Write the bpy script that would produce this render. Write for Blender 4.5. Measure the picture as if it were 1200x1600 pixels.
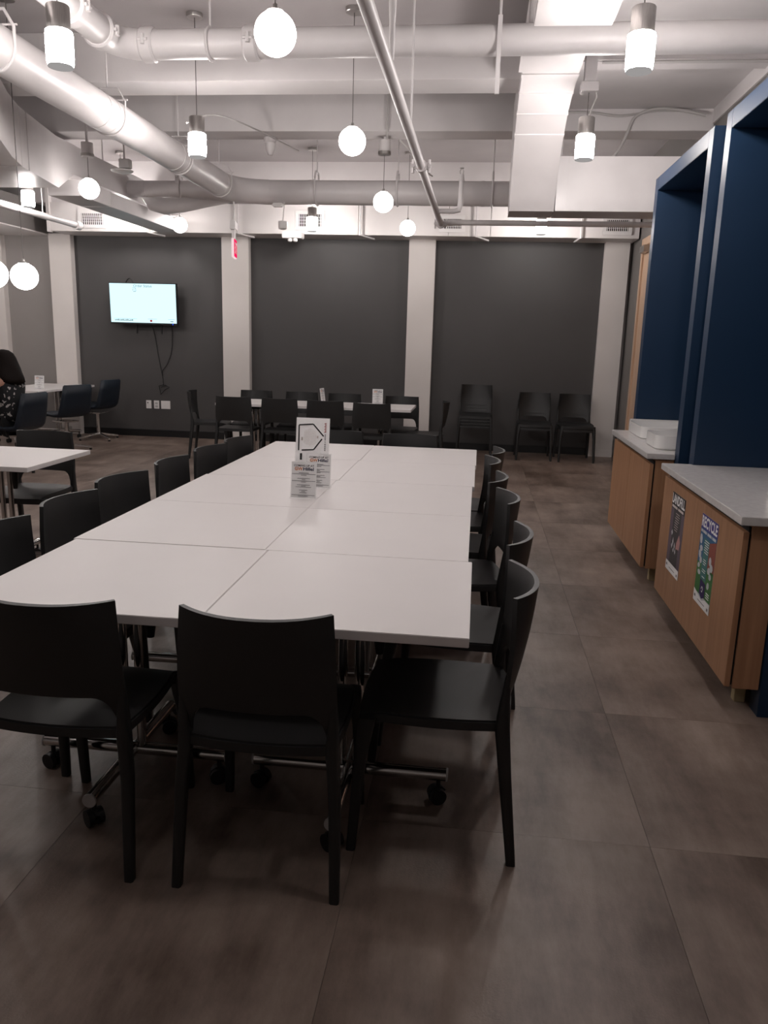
import bpy, bmesh, math, random
from mathutils import Vector, Matrix, noise

random.seed(7)
scene = bpy.context.scene
for o in list(bpy.data.objects):
    bpy.data.objects.remove(o)
col = scene.collection
PI = math.pi

# ------------------------------------------------------------------ camera, world, exposure
cam_d = bpy.data.cameras.new('camera')
cam = bpy.data.objects.new('camera', cam_d)
col.objects.link(cam)
R_ = Vector((0.99257728, 0.11849746, 0.02736218))
U_ = Vector((-0.05211824, 0.21118047, 0.97605661))
F_ = Vector((-0.10988187, 0.97023768, -0.21578882))
mw = Matrix((R_, U_, -F_)).transposed().to_4x4()
mw.translation = (0, 0, 1.529)
cam.matrix_world = mw
cam_d.sensor_fit = 'AUTO'
cam_d.sensor_width = 36.0
cam_d.lens = 1228.15 * 36.0 / 1600.0
cam_d.clip_start = 0.02
scene.camera = cam

world = bpy.data.worlds.new('world')
scene.world = world
world.use_nodes = True
world.node_tree.nodes['Background'].inputs[0].default_value = (0.05, 0.05, 0.055, 1)
world.node_tree.nodes['Background'].inputs[1].default_value = 0.3

vs = scene.view_settings
vs.view_transform = 'Standard'
vs.look = 'None'
vs.exposure = 0.0
vs.gamma = 1.0
vs.use_curve_mapping = False

LAMP = (1.0, 0.935, 0.905)
GLOBE_POWER = 15.0
TUBE_POWER = 142.0


# ------------------------------------------------------------------ materials
def principled(name, color, rough=0.5, metal=0.0, spec=0.5):
    m = bpy.data.materials.new(name)
    m.use_nodes = True
    b = m.node_tree.nodes['Principled BSDF']
    b.inputs['Base Color'].default_value = (*color, 1)
    b.inputs['Roughness'].default_value = rough
    b.inputs['Metallic'].default_value = metal
    b.inputs['Specular IOR Level'].default_value = spec
    return m


def noisy(name, c1, c2, scale=4.0, rough=0.5, metal=0.0, bump=0.0, bscale=60.0, spec=0.5, stretch=None, detail=6):
    m = principled(name, c1, rough, metal, spec)
    nt = m.node_tree
    b = nt.nodes['Principled BSDF']
    tc = nt.nodes.new('ShaderNodeTexCoord')
    mp = nt.nodes.new('ShaderNodeMapping')
    nt.links.new(tc.outputs['Object'], mp.inputs['Vector'])
    if stretch:
        mp.inputs['Scale'].default_value = stretch
    n = nt.nodes.new('ShaderNodeTexNoise')
    n.inputs['Scale'].default_value = scale
    n.inputs['Detail'].default_value = detail
    nt.links.new(mp.outputs['Vector'], n.inputs['Vector'])
    cr = nt.nodes.new('ShaderNodeValToRGB')
    cr.color_ramp.elements[0].position = 0.3
    cr.color_ramp.elements[1].position = 0.7
    cr.color_ramp.elements[0].color = (*c1, 1)
    cr.color_ramp.elements[1].color = (*c2, 1)
    nt.links.new(n.outputs['Fac'], cr.inputs['Fac'])
    nt.links.new(cr.outputs['Color'], b.inputs['Base Color'])
    if bump:
        n2 = nt.nodes.new('ShaderNodeTexNoise')
        n2.inputs['Scale'].default_value = bscale
        n2.inputs['Detail'].default_value = 3
        nt.links.new(tc.outputs['Object'], n2.inputs['Vector'])
        bp = nt.nodes.new('ShaderNodeBump')
        bp.inputs['Strength'].default_value = bump
        bp.inputs['Distance'].default_value = 0.004
        nt.links.new(n2.outputs['Fac'], bp.inputs['Height'])
        nt.links.new(bp.outputs['Normal'], b.inputs['Normal'])
    return m


def emission(name, color, strength):
    m = bpy.data.materials.new(name)
    m.use_nodes = True
    nt = m.node_tree
    nt.nodes.remove(nt.nodes['Principled BSDF'])
    e = nt.nodes.new('ShaderNodeEmission')
    e.inputs['Color'].default_value = (*color, 1)
    e.inputs['Strength'].default_value = strength
    nt.links.new(e.outputs[0], nt.nodes['Material Output'].inputs['Surface'])
    return m


def floor_material():
    m = principled('vinyl_tile', (0.1, 0.085, 0.075), 0.42)
    nt = m.node_tree
    b = nt.nodes['Principled BSDF']
    geo = nt.nodes.new('ShaderNodeNewGeometry')
    info = nt.nodes.new('ShaderNodeObjectInfo')
    mul = nt.nodes.new('ShaderNodeVectorMath')
    mul.operation = 'MULTIPLY_ADD'
    comb = nt.nodes.new('ShaderNodeCombineXYZ')
    for k in range(3):
        nt.links.new(info.outputs['Random'], comb.inputs[k])
    mul.inputs[1].default_value = (37.0, 53.0, 0.0)
    nt.links.new(comb.outputs[0], mul.inputs[0])
    nt.links.new(geo.outputs['Position'], mul.inputs[2])

    def nz(scale, detail, sc=(1, 1, 1), rough=0.6):
        mp = nt.nodes.new('ShaderNodeMapping')
        mp.inputs['Scale'].default_value = sc
        nt.links.new(mul.outputs[0], mp.inputs['Vector'])
        n = nt.nodes.new('ShaderNodeTexNoise')
        n.inputs['Scale'].default_value = scale
        n.inputs['Detail'].default_value = detail
        n.inputs['Roughness'].default_value = rough
        nt.links.new(mp.outputs[0], n.inputs['Vector'])
        return n
    big = nz(1.35, 6)
    streak = nz(2.4, 7, (2.2, 0.6, 1), 0.7)
    cr = nt.nodes.new('ShaderNodeValToRGB')
    e = cr.color_ramp.elements
    e[0].position, e[0].color = 0.385, (0.100, 0.067, 0.051, 1)
    e[1].position, e[1].color = 0.615, (0.325, 0.252, 0.212, 1)
    x = cr.color_ramp.elements.new(0.5)
    x.color = (0.215, 0.160, 0.131, 1)
    mx = nt.nodes.new('ShaderNodeMix')
    mx.data_type = 'FLOAT'
    mx.inputs[0].default_value = 0.45
    nt.links.new(big.outputs['Fac'], mx.inputs[2])
    nt.links.new(streak.outputs['Fac'], mx.inputs[3])
    nt.links.new(mx.outputs[0], cr.inputs['Fac'])
    nt.links.new(cr.outputs['Color'], b.inputs['Base Color'])
    fine = nz(140, 2)
    bp = nt.nodes.new('ShaderNodeBump')
    bp.inputs['Strength'].default_value = 0.25
    bp.inputs['Distance'].default_value = 0.002
    nt.links.new(fine.outputs['Fac'], bp.inputs['Height'])
    nt.links.new(bp.outputs['Normal'], b.inputs['Normal'])
    return m


def wood_material(name, c1, c2):
    m = principled(name, c1, 0.45)
    nt = m.node_tree
    b = nt.nodes['Principled BSDF']
    tc = nt.nodes.new('ShaderNodeTexCoord')
    mp = nt.nodes.new('ShaderNodeMapping')
    mp.inputs['Scale'].default_value = (16, 16, 0.7)
    nt.links.new(tc.outputs['Object'], mp.inputs['Vector'])
    n = nt.nodes.new('ShaderNodeTexNoise')
    n.inputs['Scale'].default_value = 2.2
    n.inputs['Detail'].default_value = 7
    n.inputs['Distortion'].default_value = 0.4
    nt.links.new(mp.outputs[0], n.inputs['Vector'])
    cr = nt.nodes.new('ShaderNodeValToRGB')
    cr.color_ramp.elements[0].position = 0.3
    cr.color_ramp.elements[1].position = 0.72
    cr.color_ramp.elements[0].color = (*c1, 1)
    cr.color_ramp.elements[1].color = (*c2, 1)
    nt.links.new(n.outputs['Fac'], cr.inputs['Fac'])
    nt.links.new(cr.outputs['Color'], b.inputs['Base Color'])
    return m


def floral_material():
    m = principled('floral_fabric', (0.01, 0.01, 0.012), 0.85)
    nt = m.node_tree
    b = nt.nodes['Principled BSDF']
    tc = nt.nodes.new('ShaderNodeTexCoord')
    n0 = nt.nodes.new('ShaderNodeTexNoise')
    n0.inputs['Scale'].default_value = 11
    nt.links.new(tc.outputs['Object'], n0.inputs['Vector'])
    mixv = nt.nodes.new('ShaderNodeVectorMath')
    mixv.operation = 'MULTIPLY_ADD'
    mixv.inputs[1].default_value = (0.16, 0.16, 0.16)
    nt.links.new(n0.outputs['Color'], mixv.inputs[0])
    nt.links.new(tc.outputs['Object'], mixv.inputs[2])
    v = nt.nodes.new('ShaderNodeTexVoronoi')
    v.inputs['Scale'].default_value = 19
    nt.links.new(mixv.outputs[0], v.inputs['Vector'])
    cr = nt.nodes.new('ShaderNodeValToRGB')
    cr.color_ramp.interpolation = 'CONSTANT'
    cr.color_ramp.elements[0].color = (0.42, 0.39, 0.38, 1)
    cr.color_ramp.elements[1].position = 0.30
    cr.color_ramp.elements[1].color = (0.008, 0.008, 0.010, 1)
    nt.links.new(v.outputs['Distance'], cr.inputs['Fac'])
    nt.links.new(cr.outputs['Color'], b.inputs['Base Color'])
    return m


def glass_material(name, alpha=0.12):
    m = principled(name, (0.9, 0.92, 0.92), 0.05)
    b = m.node_tree.nodes['Principled BSDF']
    b.inputs['Alpha'].default_value = alpha
    return m


M = dict(
    floor=floor_material(),
    grout=principled('tile_joint', (0.075, 0.06, 0.052), 0.8),
    paint=noisy('white_ceiling_paint', (0.60, 0.57, 0.57), (0.68, 0.65, 0.65), 2.0, 0.65, bump=0.15),
    slab=noisy('grey_white_slab_paint', (0.33, 0.305, 0.305), (0.38, 0.352, 0.352), 1.5, 0.75, bump=0.2),
    metalpaint=noisy('white_painted_metal', (0.60, 0.57, 0.57), (0.67, 0.64, 0.64), 3.0, 0.42),
    column=noisy('off_white_column_paint', (0.64, 0.60, 0.575), (0.70, 0.66, 0.635), 1.2, 0.6),
    bulk=noisy('white_bulkhead_paint', (0.66, 0.63, 0.62), (0.72, 0.69, 0.68), 1.0, 0.55),
    greylit=noisy('lamp_lit_grey_wall_paint', (0.25, 0.23, 0.222), (0.28, 0.258, 0.25), 1.0, 0.6),  # mid grey lifted in colour to stand for a nearby lamp's light
    charcoal=noisy('charcoal_wall_paint', (0.056, 0.053, 0.053), (0.066, 0.062, 0.062), 1.0, 0.6),
    greywall=noisy('mid_grey_wall_paint', (0.15, 0.138, 0.132), (0.17, 0.157, 0.15), 1.0, 0.6),
    offwall=noisy('pale_wall_paint', (0.42, 0.40, 0.39), (0.46, 0.44, 0.43), 1.0, 0.7),
    navy=noisy('navy_blue_paint', (0.008, 0.026, 0.062), (0.010, 0.031, 0.072), 1.2, 0.42, spec=0.4),
    wood=wood_material('maple_laminate', (0.33, 0.165, 0.085), (0.43, 0.235, 0.13)),
    woodpale=wood_material('pale_wood_trim', (0.50, 0.33, 0.22), (0.60, 0.42, 0.30)),
    plinth=noisy('raw_pale_wood', (0.45, 0.36, 0.2), (0.5, 0.4, 0.24), 8, 0.7),
    counter=noisy('white_quartz', (0.56, 0.54, 0.53), (0.63, 0.61, 0.60), 30, 0.22),
    laminate=noisy('white_laminate', (0.78, 0.745, 0.735), (0.81, 0.775, 0.765), 2, 0.42, spec=0.35),
    black=noisy('black_resin', (0.0135, 0.0135, 0.014), (0.017, 0.017, 0.0175), 6, 0.48, bump=0.08, bscale=260),
    blackp=principled('black_plastic', (0.008, 0.008, 0.009), 0.4),
    dark=principled('dark_gap_shade', (0.006, 0.005, 0.005), 0.9),  # near-black that stands for the shade in gaps and recesses
    chrome=principled('chrome', (0.62, 0.61, 0.6), 0.10, 1.0),
    brushed=noisy('brushed_nickel', (0.42, 0.40, 0.39), (0.52, 0.5, 0.48), 30, 0.32, 1.0, stretch=(12, 12, 0.6)),
    bluefab=noisy('navy_upholstery', (0.0045, 0.010, 0.019), (0.006, 0.013, 0.025), 40, 0.5),
    whiteplas=principled('white_plastic', (0.72, 0.70, 0.69), 0.4),
    bin=principled('white_acrylic_bin', (0.74, 0.73, 0.72), 0.25),
    paper=principled('white_paper', (0.88, 0.87, 0.87), 0.7),
    ink=principled('black_ink', (0.012, 0.010, 0.012), 0.6),
    faint=principled('grey_print', (0.23, 0.22, 0.23), 0.7),
    palep=principled('pale_print', (0.62, 0.55, 0.52), 0.7),
    orange=principled('orange_ink', (0.65, 0.19, 0.035), 0.6),
    redink=principled('red_ink', (0.32, 0.05, 0.04), 0.6),
    navyink=principled('navy_ink', (0.02, 0.02, 0.07), 0.6),
    clear=glass_material('clear_acrylic', 0.05),
    globe=emission('lit_opal_glass', LAMP, GLOBE_POWER),
    tube=emission('lit_frosted_glass', LAMP, TUBE_POWER),
    endcap=principled('grey_end_cap', (0.45, 0.43, 0.42), 0.5),
    capgrey=principled('pale_grey_plastic', (0.42, 0.42, 0.42), 0.5),
    lampbase=emission('dimly_lit_frosted_base', (0.33, 0.315, 0.31), 1.0),
    cord=principled('pendant_cord', (0.10, 0.09, 0.085), 0.6),
    wire=principled('grey_cable', (0.46, 0.44, 0.43), 0.5),
    screen=emission('lit_screen', (0.66, 0.93, 1.0), 1.25),
    screenink=emission('dim_screen_text', (0.10, 0.16, 0.17), 1.0),
    screenred=emission('red_screen_dot', (0.35, 0.01, 0.02), 1.0),
    led=emission('blue_power_light', (0.02, 0.10, 1.0), 3.0),
    exitred=emission('lit_exit_red', (0.85, 0.01, 0.10), 1.1),
    exitwhite=emission('lit_exit_white', (1.0, 0.75, 0.78), 0.9),
    skin=noisy('skin', (0.50, 0.27, 0.20), (0.56, 0.31, 0.23), 9, 0.5),
    hair=noisy('dark_brown_hair', (0.004, 0.0022, 0.0018), (0.009, 0.005, 0.004), 30, 0.7, spec=0.15, stretch=(6, 6, 0.5)),
    floral=floral_material(),
    trousers=principled('black_trousers', (0.008, 0.008, 0.009), 0.85),
    p_blue=principled('print_blue', (0.035, 0.12, 0.25), 0.6),
    p_teal=principled('print_teal', (0.05, 0.17, 0.17), 0.6),
    p_green=principled('print_green', (0.05, 0.17, 0.045), 0.6),
    p_violet=principled('print_violet', (0.055, 0.045, 0.24), 0.6),
    p_deep=principled('print_deep_violet', (0.03, 0.014, 0.09), 0.6),
    p_red=principled('print_brick', (0.26, 0.07, 0.05), 0.6),
    p_pink=principled('print_pink', (0.50, 0.27, 0.25), 0.6),
    p_grey=principled('print_dark_grey', (0.055, 0.05, 0.052), 0.6),
    p_mauve=principled('print_mauve', (0.13, 0.095, 0.12), 0.6),
    p_pale=principled('print_pale', (0.55, 0.56, 0.58), 0.6),
)


# ------------------------------------------------------------------ mesh builder
def wloc(o):
    v = Vector((0, 0, 0))
    while o is not None:
        v += o.location
        o = o.parent
    return v


class MB:
    def __init__(self):
        self.v = []
        self.f = []

    def add(self, vs, fs):
        n = len(self.v)
        self.v += [tuple(x) for x in vs]
        self.f += [tuple(i + n for i in f) for f in fs]
        return self

    def box(self, x0, x1, y0, y1, z0, z1):
        v = [(x0, y0, z0), (x1, y0, z0), (x1, y1, z0), (x0, y1, z0), (x0, y0, z1), (x1, y0, z1), (x1, y1, z1), (x0, y1, z1)]
        return self.add(v, [(3, 2, 1, 0), (4, 5, 6, 7), (0, 1, 5, 4), (1, 2, 6, 5), (2, 3, 7, 6), (3, 0, 4, 7)])

    def tube(self, pts, r, n=12, caps=True):
        pts = [Vector(p) for p in pts]
        if not isinstance(r, (list, tuple)):
            r = [r] * len(pts)
        rings = []
        prev = None
        for i, p in enumerate(pts):
            if i == 0:
                t = pts[1] - pts[0]
            elif i == len(pts) - 1:
                t = pts[-1] - pts[-2]
            else:
                t = (pts[i + 1] - p).normalized() + (p - pts[i - 1]).normalized()
            t.normalize()
            if prev is None:
                a = Vector((0, 0, 1)) if abs(t.z) < 0.9 else Vector((1, 0, 0))
                s = t.cross(a).normalized()
            else:
                s = (prev - t * prev.dot(t)).normalized()
            prev = s
            u = t.cross(s)
            rings.append([p + s * (r[i] * math.cos(2 * PI * k / n)) + u * (r[i] * math.sin(2 * PI * k / n)) for k in range(n)])
        vs, fs = [], []
        for ring in rings:
            vs += ring
        for i in range(len(rings) - 1):
            for k in range(n):
                k2 = (k + 1) % n
                fs.append((i * n + k, i * n + k2, (i + 1) * n + k2, (i + 1) * n + k))
        if caps:
            fs.append(tuple(range(n - 1, -1, -1)))
            b = (len(rings) - 1) * n
            fs.append(tuple(b + k for k in range(n)))
        return self.add(vs, fs)

    def lathe(self, prof, c=(0, 0, 0), n=24):
        vs, fs = [], []
        for (r, z) in prof:
            for k in range(n):
                a = 2 * PI * k / n
                vs.append((c[0] + r * math.cos(a), c[1] + r * math.sin(a), c[2] + z))
        for i in range(len(prof) - 1):
            for k in range(n):
                k2 = (k + 1) % n
                fs.append((i * n + k, i * n + k2, (i + 1) * n + k2, (i + 1) * n + k))
        if prof[0][0] > 1e-4:
            fs.append(tuple(range(n - 1, -1, -1)))
        if prof[-1][0] > 1e-4:
            b = (len(prof) - 1) * n
            fs.append(tuple(b + k for k in range(n)))
        return self.add(vs, fs)

    def prism(self, poly, axis, a0, a1):
        """poly in the two remaining axes (cyclic order kept simple), extruded along axis"""
        n = len(poly)

        def mk(p, a):
            if axis == 'z':
                return (p[0], p[1], a)
            if axis == 'y':
                return (p[0], a, p[1])
            return (a, p[0], p[1])
        vs = [mk(p, a0) for p in poly] + [mk(p, a1) for p in poly]
        fs = [tuple(range(n - 1, -1, -1)), tuple(range(n, 2 * n))]
        for k in range(n):
            k2 = (k + 1) % n
            fs.append((k, k2, n + k2, n + k))
        return self.add(vs, fs)

    def quad(self, a, b, c, d):
        return self.add([a, b, c, d], [(0, 1, 2, 3)])

    def mesh(self, name, mat, off=Vector((0, 0, 0)), bevel=0.0, seg=2, smooth=True, angle=35):
        me = bpy.data.meshes.new(name)
        me.from_pydata([tuple(Vector(v) - off) for v in self.v], [], self.f)
        bm = bmesh.new()
        bm.from_mesh(me)
        bmesh.ops.remove_doubles(bm, verts=bm.verts, dist=1e-5)
        bmesh.ops.recalc_face_normals(bm, faces=bm.faces)
        if bevel > 0:
            es = [e for e in bm.edges if len(e.link_faces) == 2 and e.calc_face_angle(0) > 0.6]
            bmesh.ops.bevel(bm, geom=es, offset=bevel, segments=seg, affect='EDGES', clamp_overlap=True)
        bm.to_mesh(me)
        bm.free()
        me.materials.append(mat)
        if smooth:
            me.polygons.foreach_set('use_smooth', [True] * len(me.polygons))
            me.set_sharp_from_angle(angle=math.radians(angle))
        return me

    def obj(self, name, mat, parent=None, bevel=0.0, seg=2, smooth=True, angle=35):
        if parent is not None:
            off = wloc(parent)
        else:
            xs = [v[0] for v in self.v]
            ys = [v[1] for v in self.v]
            zs = [v[2] for v in self.v]
            off = Vector(((min(xs) + max(xs)) / 2, (min(ys) + max(ys)) / 2, min(zs)))
        me = self.mesh(name, mat, off, bevel, seg, smooth, angle)
        o = bpy.data.objects.new(name, me)
        col.objects.link(o)
        if parent is not None:
            o.parent = parent
        else:
            o.location = off
        return o


def tag(o, label=None, cat=None, group=None, kind=None):
    if label:
        o['label'] = label
    if cat:
        o['category'] = cat
    if group:
        o['group'] = group
    if kind:
        o['kind'] = kind
    return o


def thing(name, label, cat, loc=(0, 0, 0), group=None):
    o = bpy.data.objects.new(name, None)
    o.empty_display_size = 0.1
    col.objects.link(o)
    o.location = loc
    return tag(o, label, cat, group)


def struct(o):
    o['kind'] = 'structure'
    return o


def kids(o):
    return [c for c in bpy.data.objects if c.parent == o]


def copy_tree(o, parent=None):
    c = o.copy()
    col.objects.link(c)
    if parent is not None:
        c.parent = parent
    for ch in kids(o):
        copy_tree(ch, c)
    return c


def lettering(s, mat, parent, origin, xdir, updir, height, width=None, name='lettering', bold=0.0, depth=0.0006, align='CENTER'):
    cu = bpy.data.curves.new('txt', 'FONT')
    cu.body = s
    cu.size = 1.0
    cu.align_x = align
    cu.offset = bold
    cu.resolution_u = 3
    tmp = bpy.data.objects.new('txt', cu)
    col.objects.link(tmp)
    dg = bpy.context.evaluated_depsgraph_get()
    me = bpy.data.meshes.new_from_object(tmp.evaluated_get(dg))
    bpy.data.objects.remove(tmp)
    bpy.data.curves.remove(cu)
    xs = [v.co.x for v in me.vertices]
    ys = [v.co.y for v in me.vertices]
    sy = height / (max(ys) - min(ys))
    sx = sy if width is None else width / (max(xs) - min(xs))
    y0 = min(ys)
    xc = (min(xs) + max(xs)) / 2 if align == 'CENTER' else min(xs)
    xd, ud = Vector(xdir).normalized(), Vector(updir).normalized()
    nd = xd.cross(ud)
    off = wloc(parent)
    og = Vector(origin)
    for v in me.vertices:
        v.co = og + xd * ((v.co.x - xc) * sx) + ud * ((v.co.y - y0) * sy) + nd * depth - off
    me.name = name
    me.materials.clear()
    me.materials.append(mat)
    o = bpy.data.objects.new(name, me)
    col.objects.link(o)
    o.parent = parent
    return o


class Flat:
    """rectangles and polygons printed on a plane: origin o (lower left), axes x, u"""
    def __init__(self, origin, xdir, updir):
        self.o, self.x, self.u = Vector(origin), Vector(xdir).normalized(), Vector(updir).normalized()
        self.n = self.x.cross(self.u)

    def p(self, a, b, d=0.0):
        return self.o + self.x * a + self.u * b + self.n * d

    def rect(self, a0, a1, b0, b1, d=0.0006, mb=None):
        mb = mb or MB()
        return mb.quad(self.p(a0, b0, d), self.p(a1, b0, d), self.p(a1, b1, d), self.p(a0, b1, d))

    def poly(self, pts, d=0.0006, mb=None):
        mb = mb or MB()
        return mb.add([self.p(a, b, d) for a, b in pts], [tuple(range(len(pts)))])

    def slab(self, w, h, t):
        mb = MB()
        return mb.add([self.p(0, 0, 0), self.p(w, 0, 0), self.p(w, h, 0), self.p(0, h, 0), self.p(0, 0, -t), self.p(w, 0, -t), self.p(w, h, -t), self.p(0, h, -t)],
                      [(0, 1, 2, 3), (7, 6, 5, 4), (4, 5, 1, 0), (5, 6, 2, 1), (6, 7, 3, 2), (7, 4, 0, 3)])


# ================================================================== THE ROOM
X0, X1, Y0, Y1 = -8.6, 1.95, -4.0, 11.27
SLAB = 3.75
# floor: joint bed and square vinyl tiles
floor = struct(MB().box(X0 - 0.2, X1 + 0.2, Y0 - 0.2, Y1 + 0.3, -0.12, -0.0025).obj('floor', M['grout'], smooth=False))
TP = 0.909
tm = MB().box(-TP / 2 + 0.0006, TP / 2 - 0.0006, -TP / 2 + 0.0006, TP / 2 - 0.0006, -0.0025, 0.0).mesh('floor_tile', M['floor'], smooth=False)
ix0 = int(math.floor((X0 - 0.61) / TP))
ix1 = int(math.ceil((X1 - 0.61) / TP))
for i in range(ix0, ix1):
    for j in range(-7, 10):
        cx, cy = 0.61 + (i + 0.5) * TP, 2.26 + (j + 0.5) * TP
        if cy - TP / 2 > Y1 or cx - TP / 2 > X1:
            continue
        t = bpy.data.objects.new('floor_tile', tm)
        col.objects.link(t)
        t.parent = floor
        t.location = Vector((cx, cy, 0)) - floor.location

# ceiling slab with concrete beams
ceil = struct(MB().box(X0 - 0.2, X1 + 0.2, Y0 - 0.2, Y1 + 0.3, SLAB, SLAB + 0.2).obj('ceiling', M['slab'], smooth=False))
for (a, b) in ((0.6, 0.95), (3.2, 3.5), (6.33, 6.68), (7.80, 8.12)):
    if a < 4:
        continue
    MB().box(X0, 0.40, a, b, 3.40, SLAB).obj('beam', M['paint'], ceil, bevel=0.004)
MB().box(0.42, X1, 7.80, 8.12, 3.40, SLAB).obj('beam', M['paint'], ceil, bevel=0.004)
MB().box(0.42, X1, Y0, 7.80, 3.58, SLAB).obj('lowered_slab', M['paint'], ceil)
MB().box(0.42, X1, 6.30, 6.50, 3.50, 3.58).obj('beam', M['paint'], ceil, bevel=0.01)
# lowered ceiling over the far left corner
MB().box(X0, -6.20, 7.5, 11.27, 2.85, 3.25).obj('lowered_slab', M['greywall'], ceil)
MB().box(X0, -6.195, 7.5, 11.26, 2.835, 2.85).obj('soffit_board', M['bulk'], ceil)

# back wall: recessed charcoal panels between white columns, white bulkhead above
wb = struct(MB().box(X0, X1 + 0.2, Y1 + 0.02, Y1 + 0.25, 0, SLAB).obj('wall_back', M['offwall'], smooth=False))
COLS = [(-7.35, -6.93), (-6.20, -5.87), (-3.65, -3.26), (-1.02, -0.66), (1.58, 1.90)]
PAN = [(-6.94, -6.19, 'greylit'), (-5.88, -3.64, 'charcoal'), (-3.27, -1.01, 'charcoal'), (-0.67, 1.59, 'charcoal')]
for a, b, m in PAN:
    MB().box(a, b, Y1 - 0.01, Y1 + 0.02, 0, 2.86).obj('wall_panel', M[m], wb, smooth=False)
for a, b in COLS:
    MB().box(a, b, 11.15, Y1 + 0.02, 0, 2.86).obj('column', M['column'], wb, bevel=0.004)
for a, b, m in PAN[1:]:
    MB().box(a + 0.012, b - 0.012, Y1 - 0.022, Y1 - 0.01, 0, 0.10).obj('skirting', M['blackp'], wb, bevel=0.003)
MB().box(1.58, 1.90, 11.138, 11.15, 0, 0.10).obj('skirting', M['column'], wb, bevel=0.002)
# bulkhead panels with open seams, underside, upper wall
SE = [-5.93, -4.44, -3.28, -1.66, -0.48, 0.06, 1.20, 1.93]
for a, b in zip(SE[:-1], SE[1:]):
    MB().box(a + 0.0025, b - 0.0025, 10.75, 10.79, 2.845, 3.215).obj('bulkhead_panel', M['bulk'], wb, bevel=0.003)
MB().box(-5.93, 1.93, 10.79, 11.26, 2.845, 2.87).obj('bulkhead_underside', M['bulk'], wb)
MB().box(-6.19, 1.95, 10.80, 11.26, 3.215, SLAB).obj('bulkhead_upper_wall', M['paint'], wb)
MB().box(-4.0, -2.75, 10.765, 10.795, 3.215, 3.255).obj('blue_strip', M['navy'], wb)
MB().box(-5.97, -5.925, 10.72, 10.80, 2.83, 3.4).obj('bulkhead_end', M['bulk'], wb, bevel=0.003)

wl = struct(MB().box(X0 - 0.2, X0, Y0 - 0.2, Y1 + 0.25, 0, SLAB).obj('wall_left', M['offwall'], smooth=False))
wf = struct(MB().box(X0 - 0.2, X1 + 0.2, Y0 - 0.2, Y0, 0, SLAB).obj('wall_front', M['offwall'], smooth=False))
wr = struct(MB().box(X1, X1 + 0.2, Y0 - 0.2, Y1 + 0.25, 0, SLAB).obj('wall_right', M['greywall'], smooth=False))
MB().box(X1 - 0.012, X1, 10.35, 11.14, 0, 0.10).obj('skirting', M['blackp'], wr, bevel=0.003)

MB().box(1.935, X1, Y0, 8.25, 3.455, 3.58).obj('wall_header', M['paint'], wr)
# pale wooden door in the right wall just past the blue frames
door = struct(MB().box(1.905, 1.95, 8.35, 10.25, 0.0, 2.70).obj('door_1', M['woodpale'], smooth=False))
MB().box(1.885, 1.95, 10.20, 10.29, 0.0, 2.78).obj('door_frame', M['woodpale'], door, bevel=0.004)
MB().box(1.885, 1.95, 8.30, 8.39, 0.0, 2.78).obj('door_frame', M['woodpale'], door, bevel=0.004)
MB().box(1.885, 1.95, 8.39, 10.20, 2.69, 2.78).obj('door_frame', M['woodpale'], door, bevel=0.004)
MB().box(1.84, 1.905, 9.90, 10.16, 2.60, 2.68).obj('door_closer', M['brushed'], door, bevel=0.006)


# ================================================================== CHAIRS
def chair_backrest():
    us = [-1, -0.95, -0.90, -0.86, -0.82, -0.77, -0.72, -0.66, -0.60, -0.45, -0.3, -0.15, 0]
    us = us + [-u for u in reversed(us[:-1])]
    nz = 12
    zl, zm, z1 = 0.430, 0.545, 0.822
    bm = bmesh.new()
    g = []

    def zb(u):
        a = (0.87 - abs(u)) / 0.27
        if a <= 0:
            return zl
        if a >= 1:
            return zm
        return zl + 0.03 + (zm - zl - 0.03) * math.sqrt(max(0.0, 1 - (1 - a) ** 2))
    for j in range(nz + 1):
        row = []
        for u in us:
            z = zb(u) + (z1 - zb(u)) * j / nz
            t = (z - zl) / (z1 - zl)
            hw = 0.218 - 0.010 * t + 0.006 * math.sin(PI * t)
            yb = -0.188 - 0.027 * t - 0.012 * math.sin(PI * t)
            sag = 0.020 + 0.055 * t
            y = yb - sag * (1 - abs(u) ** 2.2)
            row.append(bm.verts.new((u * hw, y, z + (0.004 * abs(u) ** 3 if j == nz else 0))))
        g.append(row)
    for j in range(nz):
        for i in range(len(us) - 1):
            bm.faces.new((g[j][i], g[j][i + 1], g[j + 1][i + 1], g[j + 1][i]))
    bmesh.ops.recalc_face_normals(bm, faces=bm.faces)
    bmesh.ops.solidify(bm, geom=bm.faces[:], thickness=0.015)
    bmesh.ops.recalc_face_normals(bm, faces=bm.faces)
    me = bpy.data.meshes.new('backrest')
    bm.to_mesh(me)
    bm.free()
    me.materials.append(M['black'])
    me.polygons.foreach_set('use_smooth', [True] * len(me.polygons))
    me.set_sharp_from_angle(angle=math.radians(40))
    return me


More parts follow.
